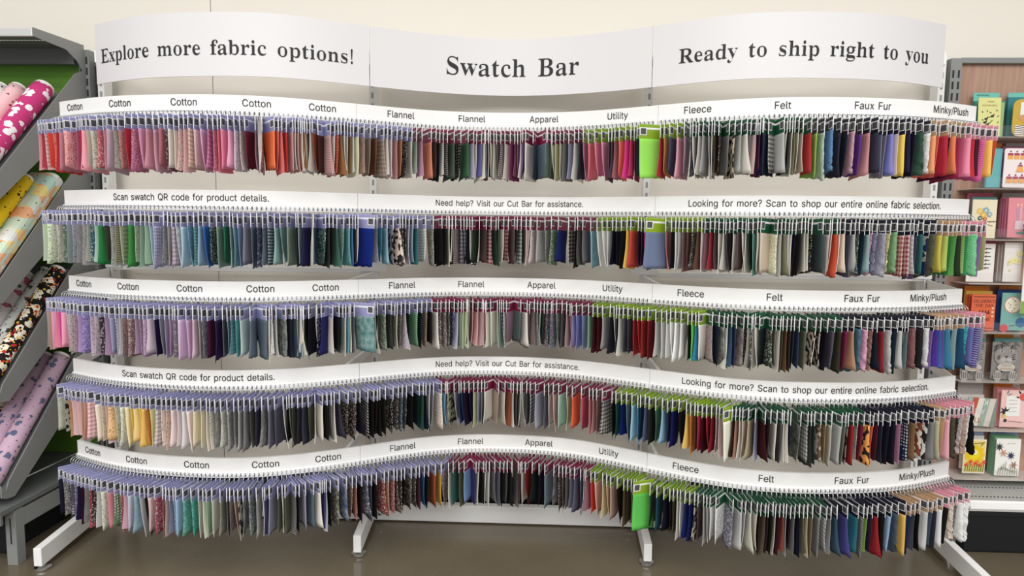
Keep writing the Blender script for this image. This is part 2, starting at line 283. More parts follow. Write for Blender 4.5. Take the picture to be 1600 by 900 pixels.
# ------------------------------------------------------------------ lettering
SANS = {"$":[447,[[199,-77,199,585,247,585,247,-77],[224,-13,188,-11,155,-5,125,5,99,19,77,37,59,58,46,81,37,108,36,138,107,139,113,119,119,104,128,91,139,79,153,70,168,63,224,54,245,55,265,58,284,64,300,73,314,83,325,95,333,108,338,123,340,139,337,160,328,176,293,201,243,218,182,235,143,248,109,265,82,286,62,311,50,339,46,372,49,401,57,427,70,450,88,471,110,488,135,502,164,512,194,518,227,520,260,518,291,512,318,502,343,488,364,471,382,451,395,429,403,404,404,376,335,375,327,400,316,419,299,434,278,445,253,452,225,454,205,453,186,449,170,444,149,431,133,416,124,397,120,376,124,354,135,337,172,312,214,298,266,284,314,268,362,241,399,200,407,182,412,161,414,139,411,111,404,85,391,61,374,40,352,21,326,7,295,-5,261,-11]]],".":[188,[[95,-9,76,-5,59,6,48,22,44,41,48,60,59,77,76,87,95,91,115,87,132,77,143,60,146,41,143,22,132,6,115,-5]]],"/":[249,[[238,534,74,-79,12,-78,176,535]]],"0":[453,[[227,-11,190,-8,156,3,127,21,101,45,80,75,64,112,54,143,48,177,44,214,42,254,44,294,48,331,54,365,64,396,81,433,102,464,127,488,157,506,190,516,227,520,264,516,297,506,326,488,352,464,373,433,389,396,399,365,405,331,409,294,411,254,409,214,405,177,399,143,389,112,373,75,352,45,327,21,297,3,264,-8],[227,54,249,57,269,64,287,77,302,95,315,118,325,145,332,177,337,213,338,254,337,295,332,332,325,364,315,391,302,414,287,432,269,445,249,452,227,455,204,452,184,445,167,432,151,414,139,391,128,364,121,332,116,295,115,254,116,213,121,177,128,145,139,118,151,95,167,77,184,64,204,57]]],"1":[453,[[74,-2,74,57,394,57,394,-2],[279,511,279,-2,210,-2,210,446,211,444,85,356,82,429,197,513]]],"2":[453,[[61,-2,59,49,230,232,278,285,306,328,315,372,312,396,303,416,289,433,271,445,223,455,206,454,189,450,175,444,157,430,144,411,137,397,134,380,130,359,63,360,62,392,70,419,81,445,98,467,117,485,140,500,167,511,195,518,225,520,255,518,283,511,308,501,331,486,350,468,366,448,377,424,384,399,386,372,376,316,340,256,271,177,157,59,155,59,392,59,392,-2]]],"3":[453,[[218,-11,187,-9,158,-4,130,6,106,19,84,35,66,55,52,78,43,103,41,134,112,135,120,109,131,90,147,75,167,63,218,54,273,65,288,73,300,83,310,95,318,110,322,126,324,145,322,162,318,179,311,194,301,208,289,220,272,229,252,237,229,242,201,243,154,245,152,301,283,450,285,450,67,450,67,511,375,511,377,459,211,277,208,291,247,294,281,290,311,280,336,265,358,247,376,225,388,200,396,173,398,145,396,115,388,88,375,64,358,42,336,23,311,8,283,-3,252,-9]]],"4":[453,[[37,103,34,160,244,512,313,510,114,165,111,165,416,165,416,103],[279,-2,276,121,276,146,279,320,346,320,346,-2]]],"5":[453,[[221,-11,191,-9,163,-3,138,7,114,21,95,38,78,58,66,80,58,104,57,132,125,133,132,110,142,92,176,64,222,54,240,56,257,61,273,68,288,79,300,91,309,106,316,123,321,142,322,162,321,183,316,201,309,219,299,234,286,248,272,258,255,266,237,271,218,272,169,264,129,242,64,251,93,511,369,511,369,450,153,450,137,303,135,306,176,329,229,338,253,337,275,332,296,325,315,315,333,303,349,288,363,272,374,253,384,233,391,211,395,188,396,163,394,131,386,101,374,73,357,49,336,28,311,11,284,-1,254,-9]]],"6":[453,[[226,-11,195,-9,166,-1,139,11,116,27,96,48,80,72,68,100,60,130,58,162,60,187,65,214,75,241,133,343,250,512,324,510,153,258,143,260,161,291,194,311,235,319,265,316,293,310,318,299,341,283,359,264,374,242,386,216,392,188,394,157,392,126,385,97,372,70,356,47,336,27,313,10,286,-2,257,-9],[226,53,244,54,261,59,276,66,289,77,300,89,309,104,316,120,321,138,322,157,321,177,316,195,309,211,300,226,289,238,276,248,261,255,244,259,226,261,208,259,192,255,177,248,163,238,152,226,143,212,136,196,132,178,130,158,132,138,136,120,143,104,152,89,163,77,177,66,192,59,208,54]]],"7":[453,[[95,-1,318,449,321,450,59,450,59,511,393,511,396,448,167,-3]]],"8":[453,[[226,-11,193,-9,162,-3,133,7,108,21,87,39,70,59,57,82,49,108,46,135,48,157,52,178,60,197,70,215,83,231,98,245,114,256,132,264,149,267,149,265,127,272,106,286,88,305,75,328,67,353,65,380,67,406,74,430,86,452,102,472,121,488,143,502,169,512,196,518,226,520,256,518,283,512,309,502,331,488,350,472,366,452,378,430,385,406,387,380,385,353,377,328,364,305,346,286,326,272,304,265,304,267,320,264,338,256,355,245,369,231,382,215,392,197,400,178,405,157,406,135,404,108,396,82,383,59,366,39,344,21,319,7,291,-3,260,-9],[226,54,247,55,266,58,282,64,303,77,318,94,328,115,331,139,330,156,325,172,318,186,308,199,295,210,280,219,264,225,246,229,226,231,207,229,188,225,172,219,157,210,144,199,134,186,127,172,122,156,121,139,124,115,133,94,149,77,170,64,186,58,205,55],[226,294,272,304,289,316,302,333,311,353,314,376,311,398,303,418,290,434,273,445,226,455,179,445,162,434,149,418,141,398,138,376,141,353,149,333,162,316,180,304]]],"9":[453,[[226,520,257,518,286,510,313,498,336,481,356,461,373,436,385,409,392,379,394,347,393,321,387,295,378,268,320,166,203,-4,128,-1,299,251,309,248,291,218,259,198,218,190,188,192,160,199,134,210,112,225,93,244,78,267,67,292,60,321,58,352,60,383,68,412,80,439,96,462,116,482,140,498,166,510,195,518],[226,456,208,454,192,450,177,442,164,432,152,420,143,405,136,389,132,371,131,352,132,332,136,314,143,298,152,283,164,271,177,261,192,254,208,249,226,248,244,249,261,254,276,261,289,271,300,283,310,297,316,313,321,331,322,350,321,370,316,388,310,405,300,420,289,432,276,442,261,450,244,454]]],"?":[358,[[129,149,127,159,136,231,148,254,164,273,205,302,242,337,250,351,254,366,256,384,254,405,246,422,218,448,178,457,139,449,110,423,101,403,95,376,25,376,25,407,32,432,44,455,60,474,79,491,100,503,124,513,150,518,178,520,207,518,233,512,257,502,278,489,296,473,310,453,321,431,327,407,329,382,327,355,321,331,311,309,296,289,279,272,258,257,223,232,205,204,199,158,196,149],[164,-9,144,-5,128,6,116,22,113,41,116,60,128,76,144,87,164,91,183,87,200,76,211,60,215,41,211,22,200,6,183,-5]]],"A":[480,[[14,-1,199,512,279,512,466,-1,392,-3,282,301,259,371,230,480,248,480,218,370,196,301,88,-3],[107,140,107,201,373,201,373,140]]],"B":[456,[[57,-2,57,511,241,513,275,511,305,505,331,495,353,481,372,464,386,444,396,422,402,399,404,374,402,353,398,334,391,318,359,282,319,265,318,264,332,264,349,258,366,249,382,237,395,223,407,205,416,185,422,162,423,136,421,111,415,87,405,64,390,45,371,28,347,14,318,4,285,-2,247,-4],[127,59,245,62,280,64,307,71,326,83,339,99,347,116,350,137,347,160,338,182,328,194,317,205,303,214,287,221,269,225,248,226,127,229],[127,288,237,290,286,300,304,312,319,329,328,349,330,372,328,392,321,410,309,426,292,438,269,445,240,447,127,449]]],"C":[510,[[267,-11,235,-9,204,-3,175,7,147,21,122,39,100,60,81,85,65,113,52,144,42,178,37,215,35,254,37,293,42,330,52,364,65,395,81,423,100,448,122,469,147,487,175,502,204,512,235,518,268,520,342,509,365,500,386,488,405,475,423,459,439,441,452,421,464,399,472,375,476,346,406,345,385,392,354,425,314,445,267,451,238,449,211,441,186,428,164,411,145,389,130,362,118,330,111,294,109,254,111,214,118,178,130,147,146,120,165,98,187,80,212,67,238,60,267,57,314,64,354,84,385,117,406,164,476,162,472,134,464,110,453,88,439,68,424,50,406,34,386,21,365,9,342,0,318,-6,293,-10]]],"D":[502,[[219,-4,93,-2,93,59,215,62,253,64,286,72,315,85,339,102,359,124,374,151,385,182,391,217,394,255,391,294,385,328,374,359,359,385,340,407,317,424,289,437,257,445,221,447,90,449,90,511,225,513,262,511,296,505,327,496,355,482,389,458,416,429,438,393,451,363,460,330,465,294,467,255,465,217,460,180,451,147,438,117,422,89,402,65,380,44,353,27,324,13,292,3,257,-3],[127,511,127,-2,57,-2,57,511]]],"E":[419,[[57,-2,57,511,375,511,375,449,127,449,127,288,358,288,358,226,127,226,127,59,378,59,378,-2]]],"F":[410,[[57,-2,57,511,372,511,372,449,127,449,127,281,349,281,349,219,127,219,127,-2]]],"H":[517,[[57,-2,57,511,127,511,127,291,390,291,390,511,460,511,460,-2,390,-2,390,230,127,230,127,-2]]],"K":[467,[[104,144,100,217,135,264,170,306,208,347,362,512,450,509,233,272,229,272],[57,-2,57,511,127,511,130,334,129,225,130,193,127,-2],[370,-4,183,259,228,312,451,-1]]],"L":[393,[[57,-2,57,511,127,511,127,59,364,59,364,-2]]],"M":[628,[[57,-2,57,511,154,512,282,189,293,160,304,124,317,85,324,47,305,47,313,84,325,123,337,160,347,189,474,512,571,511,571,-2,502,-2,499,291,499,327,500,369,501,413,504,459,515,459,503,408,487,361,473,320,461,289,344,-3,284,-3,165,289,154,319,140,360,124,406,109,459,122,459,126,416,126,372,127,328,127,291,125,-2]]],"N":[523,[[57,-2,57,511,139,512,348,185,367,153,392,109,417,54,403,51,395,108,394,157,393,195,396,511,466,511,466,-2,385,-3,197,288,173,328,143,379,105,453,122,456,128,384,130,328,130,291,128,-2]]],"O":[533,[[267,-11,234,-9,204,-3,175,7,147,21,123,39,101,60,81,85,65,113,52,144,42,178,37,215,35,254,37,293,42,330,52,364,65,395,81,423,101,448,123,469,147,487,175,502,204,512,234,518,267,520,300,518,330,512,359,502,386,487,411,469,433,448,452,423,469,395,482,364,491,330,497,293,498,254,497,215,491,178,482,144,469,113,452,85,433,60,411,39,386,21,359,7,330,-3,300,-9],[267,57,295,60,322,67,347,80,369,97,388,119,403,146,415,178,422,214,425,254,422,295,415,331,403,363,388,390,369,412,347,429,322,441,295,449,267,451,238,449,212,441,187,429,165,411,146,389,130,362,118,331,111,295,109,254,111,214,118,178,130,146,146,119,165,97,187,80,212,67,238,60]]],"P":[445,[[57,-2,57,511,235,513,273,511,306,503,335,491,359,475,379,455,395,432,405,406,412,378,414,348,412,318,405,290,395,263,379,240,359,220,335,203,306,191,273,184,235,181,107,183,107,245,232,247,257,248,277,253,294,260,308,270,320,282,328,296,334,312,338,329,339,348,338,366,334,384,328,400,320,413,308,425,294,435,277,442,256,446,232,448,127,450,127,-2]]],"Q":[533,[[243,160,315,163,374,87,388,68,471,-49,399,-51,341,24,327,43],[267,-11,234,-9,204,-3,175,7,147,21,123,39,101,60,81,85,65,113,52,144,42,178,37,215,35,254,37,293,42,330,52,364,65,395,81,423,101,448,123,469,147,487,175,502,204,512,234,518,267,520,300,518,330,512,359,502,386,487,411,469,433,448,452,423,469,395,482,364,491,330,497,293,498,254,497,215,491,178,482,144,469,113,452,85,433,60,411,39,386,21,359,7,330,-3,300,-9],[267,57,295,60,322,67,347,80,369,97,388,119,403,146,415,178,422,214,425,254,422,295,415,331,403,363,388,390,369,412,347,429,322,441,295,449,267,451,238,449,212,441,187,429,165,411,146,389,130,362,118,331,111,295,109,254,111,214,118,178,130,146,146,119,165,97,187,80,212,67,238,60]]],"R":[449,[[57,-2,57,511,236,513,274,511,307,504,336,493,360,477,380,458,395,435,406,410,413,382,415,352,413,322,406,294,395,269,380,247,360,228,335,213,306,202,273,195,236,193,94,195,94,257,233,260,258,261,278,265,295,271,315,284,329,303,335,317,338,334,340,352,338,371,335,388,329,403,320,416,309,427,295,436,278,442,257,446,233,448,127,450,127,-2],[351,-3,228,230,305,232,430,-1]]],"S":[447,[[224,-13,188,-11,155,-5,125,5,99,19,77,37,59,58,46,81,37,108,36,138,107,139,113,119,119,104,128,91,139,79,153,70,168,63,224,54,245,55,265,58,284,64,300,73,314,83,325,95,333,108,338,123,340,139,337,160,328,176,293,201,243,218,182,235,143,248,109,265,82,286,62,311,50,339,46,372,49,401,57,427,70,450,88,471,110,488,135,502,164,512,194,518,227,520,260,518,291,512,318,502,343,488,364,471,382,451,395,429,403,404,404,376,335,375,327,400,316,419,299,434,278,445,253,452,225,454,205,453,186,449,170,444,149,431,133,416,124,397,120,376,124,354,135,337,172,312,214,298,266,284,314,268,362,241,399,200,407,182,412,161,414,139,411,111,404,85,391,61,374,40,352,21,326,7,295,-5,261,-11]]],"T":[449,[[29,449,29,511,420,511,420,449,259,449,259,-2,190,-2,190,449]]],"U":[517,[[259,-13,220,-10,184,-2,151,11,123,29,99,52,80,78,66,107,57,139,55,173,57,511,127,511,130,178,132,155,137,134,145,115,157,98,172,84,190,72,210,63,233,58,259,56,285,58,308,63,328,72,346,84,360,98,372,115,380,134,385,155,387,178,390,511,460,511,463,173,460,139,451,107,437,78,418,52,394,29,366,11,334,-2,298,-10]]],"V":[480,[[201,-3,14,510,87,512,197,208,220,139,250,29,232,29,262,139,284,208,392,512,466,510,280,-3]]],"Y":[472,[[201,-2,198,207,14,510,93,512,197,347,227,294,252,229,221,229,246,295,276,347,379,512,457,510,273,207,271,-2]]],"a":[389,[[160,-13,136,-11,113,-7,92,1,73,12,57,25,43,42,33,62,27,84,25,108,26,129,31,148,39,163,54,182,75,197,124,215,177,224,233,231,263,239,268,245,270,255,270,256,262,295,237,318,196,326,151,318,121,298,102,270,38,290,46,315,59,334,75,349,92,362,111,372,132,380,194,389,240,384,288,364,303,353,316,339,327,322,335,302,340,279,342,251,339,-2,274,-2,274,50,275,48,256,21,217,-3],[171,50,191,51,209,56,225,63,245,77,259,95,267,116,270,138,274,188,261,178,232,171,201,167,176,164,136,154,107,136,100,123,97,105,106,75,132,56]]],"b":[424,[[230,-13,207,-11,187,-7,170,0,134,28,116,55,115,56,115,-2,50,-2,50,511,116,511,116,321,116,323,133,349,169,376,186,383,206,388,229,389,260,386,289,378,316,364,339,346,359,322,375,294,386,263,393,227,396,189,393,150,386,115,375,83,359,55,340,31,316,12,290,-2,261,-10],[220,51,241,53,260,59,276,69,290,83,302,99,311,118,317,140,321,164,323,189,321,215,317,238,311,260,302,279,290,295,277,308,260,318,242,323,220,325,199,323,180,318,164,308,151,296,139,280,130,261,123,240,119,216,118,189,120,163,124,139,130,117,139,98,151,81,165,68,181,59,199,53]]],"c":[396,[[207,-13,173,-10,142,-1,114,13,89,32,68,55,51,83,39,115,31,149,29,187,31,226,39,261,51,293,68,321,89,345,114,364,142,378,173,386,207,389,262,381,308,360,344,325,365,276,301,259,286,287,267,307,240,321,207,325,185,323,165,317,148,307,134,293,123,276,114,257,107,235,103,212,102,187,103,163,107,141,114,119,123,100,134,83,148,69,165,59,185,53,207,51,241,56,267,70,287,91,302,120,366,104,346,54,309,18,262,-5]]],"d":[424,[[195,-13,164,-10,135,-2,108,12,85,31,66,55,50,83,38,115,31,150,29,189,31,227,38,263,50,294,66,322,85,346,109,364,135,378,164,386,196,389,218,388,238,383,256,377,291,349,308,323,308,321,308,511,375,511,375,-2,310,-2,310,56,309,55,291,28,255,0,238,-7,218,-11],[205,51,225,53,244,59,260,68,274,81,285,98,294,117,301,139,305,163,306,189,305,216,301,240,294,261,285,280,274,296,260,308,244,318,225,323,205,325,183,323,164,318,148,308,134,295,123,279,114,260,107,238,103,215,102,189,103,164,107,140,114,118,123,99,134,83,148,69,165,59,183,53]]],"e":[404,[[212,-13,176,-10,143,-1,114,13,89,32,68,55,51,83,38,114,31,149,29,187,31,225,38,260,50,292,67,320,87,344,112,363,140,377,171,386,205,389,267,378,287,370,306,358,323,344,338,327,352,307,362,283,370,257,375,227,377,194,374,167,72,167,72,223,340,221,308,200,303,226,299,247,293,267,284,284,273,298,259,310,244,319,226,324,205,326,184,324,166,319,149,310,135,298,123,284,114,268,107,250,103,231,101,211,101,178,103,152,108,128,115,108,126,91,139,77,154,65,171,57,191,52,212,51,252,57,282,76,304,109,368,92,363,70,352,52,339,36,323,22,305,10,285,0,262,-7,238,-11]]],"f":[254,[[231,382,231,325,4,325,4,382],[78,-2,75,432,77,453,82,472,91,488,103,502,117,514,133,523,187,534,223,531,246,523,229,466,214,468,195,469,173,466,158,457,150,441,147,418,144,-2]]],"g":[425,[[207,-155,180,-154,155,-150,132,-144,79,-113,47,-69,102,-37,125,-63,156,-84,207,-93,235,-90,259,-83,279,-72,294,-55,303,-33,306,-6,309,66,308,65,290,38,255,12,238,5,218,2,195,0,165,3,136,10,110,23,86,40,66,62,50,88,38,119,31,153,29,191,31,229,38,264,50,295,66,323,86,346,109,364,136,378,165,386,196,389,219,388,239,384,256,377,292,349,310,322,310,321,310,382,375,382,378,-9,375,-41,368,-69,355,-92,338,-112,317,-128,293,-140,266,-148,237,-153],[205,64,226,65,244,70,261,79,274,90,286,105,295,123,302,143,306,167,307,193,306,218,302,241,295,262,286,281,275,296,261,309,245,318,226,323,205,325,183,323,165,318,148,308,134,295,123,279,114,261,107,240,103,217,102,193,103,168,107,145,114,124,123,106,135,92,149,79,165,71,184,65]]],"h":[410,[[119,227,116,-2,50,-2,50,511,116,511,116,285,100,286,111,321,128,347,149,366,173,379,199,386,227,389,253,387,276,382,298,372,317,360,333,343,346,323,355,299,361,271,363,240,360,-2,293,-2,291,235,288,262,281,284,269,301,253,314,233,322,210,325,193,323,178,320,164,313,145,300,131,280,125,265,121,247]]],"i":[167,[[50,-2,50,382,116,382,116,-2],[84,438,65,442,50,451,39,466,36,483,39,501,50,515,65,525,84,528,102,525,118,515,128,501,132,483,128,466,118,451,102,442]]],"k":[381,[[109,135,107,214,119,215,282,383,362,380,186,196,179,195],[50,-2,50,511,116,511,116,-2],[292,-4,144,186,191,232,374,-1]]],"l":[189,[[139,-7,111,-4,88,4,70,17,57,35,50,58,47,84,50,511,116,511,119,99,125,64,132,58,146,56,160,57,172,57,184,1,162,-5]]],"m":[610,[[50,-2,50,382,115,382,115,293,105,294,109,316,117,334,129,349,170,380,219,391,247,388,271,379,291,364,307,345,319,322,324,293,310,293,313,314,322,331,333,346,379,379,436,391,459,389,480,384,500,376,518,364,533,349,545,331,555,309,560,284,562,255,560,-2,493,-2,490,253,488,278,481,296,469,309,454,319,437,324,419,326,396,323,377,316,350,288,341,247,338,-2,271,-2,269,260,267,278,260,294,249,308,235,318,219,324,200,326,160,316,144,304,130,287,124,273,120,257,119,238,116,-2]]],"n":[410,[[119,227,116,-2,50,-2,50,382,114,382,115,285,100,286,111,321,128,347,149,366,173,379,199,386,227,389,253,387,276,382,298,372,316,360,332,343,345,323,355,299,361,271,363,240,360,-2,293,-2,291,235,288,262,281,284,269,301,253,314,233,322,210,325,193,323,178,320,164,313,145,300,131,280,125,265,121,247]]],"o":[415,[[207,-13,173,-10,142,-1,114,13,89,32,68,55,51,83,39,115,31,149,29,187,31,226,39,261,51,293,68,321,89,345,114,364,142,378,173,386,207,389,242,386,273,378,301,364,326,345,347,321,364,293,377,261,384,226,387,187,384,149,377,115,364,83,347,55,326,32,301,13,273,-1,242,-10],[207,51,230,53,250,59,267,69,281,83,293,100,302,119,308,141,312,163,314,187,312,212,308,235,302,257,293,276,281,293,267,307,250,317,230,323,207,325,185,323,165,317,148,307,134,293,123,276,114,257,107,235,103,212,102,187,103,163,107,141,114,119,123,100,134,83,148,69,165,59,185,53]]],"p":[424,[[50,-145,50,382,115,382,115,321,116,323,133,349,169,377,186,383,206,388,229,389,260,386,289,378,316,364,339,346,359,322,375,294,386,263,393,227,396,189,393,150,386,115,375,83,359,55,340,31,316,12,290,-2,261,-10,230,-13,207,-11,187,-7,170,0,134,28,116,55,116,56,116,-145],[220,51,241,53,260,59,276,69,290,83,302,99,311,118,317,140,321,164,323,189,321,215,317,238,311,260,302,279,290,295,277,308,260,318,242,323,220,325,199,323,180,318,164,308,151,296,139,280,130,261,123,240,119,216,118,189,120,163,124,139,130,117,139,98,151,81,165,68,181,59,199,53]]],"r":[259,[[50,-2,50,382,114,382,114,323,113,324,120,341,133,357,149,371,169,381,190,387,213,389,229,389,246,386,246,320,229,320,207,321,183,319,162,311,144,298,130,281,122,261,119,237,116,-2]]],"s":[365,[[182,-13,156,-11,132,-7,110,-1,90,9,73,20,58,35,45,52,36,72,32,96,96,109,105,89,115,75,127,64,142,56,161,51,181,50,205,52,225,57,241,66,257,83,263,103,260,119,250,133,234,143,211,151,148,166,116,176,89,189,68,205,53,225,44,248,41,274,43,296,50,316,61,334,75,350,92,364,113,375,136,383,160,387,187,389,212,388,235,383,256,377,274,367,290,356,303,342,327,289,266,274,254,295,239,312,226,321,209,326,187,328,167,326,149,321,134,313,119,297,114,277,117,260,127,247,173,227,231,214,263,204,290,191,310,174,325,155,334,132,337,107,334,84,328,63,317,45,302,28,284,14,262,2,238,-6,211,-11]]],"t":[227,[[207,382,207,325,4,325,4,382],[62,473,129,473,131,98,134,77,140,64,152,57,171,54,185,56,204,56,216,0,193,-7,168,-9,137,-6,110,3,88,18,72,38,63,63,59,93]]],"u":[410,[[182,-10,157,-8,134,-2,112,7,93,20,77,36,64,57,55,81,49,108,47,139,50,382,116,382,119,144,122,118,129,96,141,78,157,65,177,57,200,55,217,56,232,60,246,66,265,80,279,99,285,115,289,132,291,153,293,382,360,382,360,-2,295,-2,295,94,310,93,299,58,281,32,260,13,236,1,210,-7]]],"v":[389,[[160,-3,15,381,87,382,170,156,192,88,208,19,181,19,198,88,219,156,302,382,374,381,229,-3]]],"w":[567,[[135,-3,20,381,90,382,139,215,159,138,178,40,162,40,180,136,201,215,249,382,319,382,367,215,387,137,405,40,389,40,408,136,428,215,477,382,547,381,432,-3,366,-3,314,171,299,224,285,279,274,339,293,339,282,279,268,223,253,171,201,-3]]],"x":[379,[[19,-1,172,219,172,170,26,380,102,383,152,308,184,256,210,205,173,205,198,256,229,308,279,383,354,380,208,167,208,215,360,-1,284,-3,226,83,195,134,170,183,207,183,183,134,153,83,94,-3]]],"y":[389,[[44,-140,59,-83,72,-83,103,-85,126,-71,146,-34,157,-1,15,381,87,382,170,156,192,88,208,19,181,19,197,88,219,156,303,382,374,381,209,-60,181,-110,142,-140,92,-150,64,-147]]]}
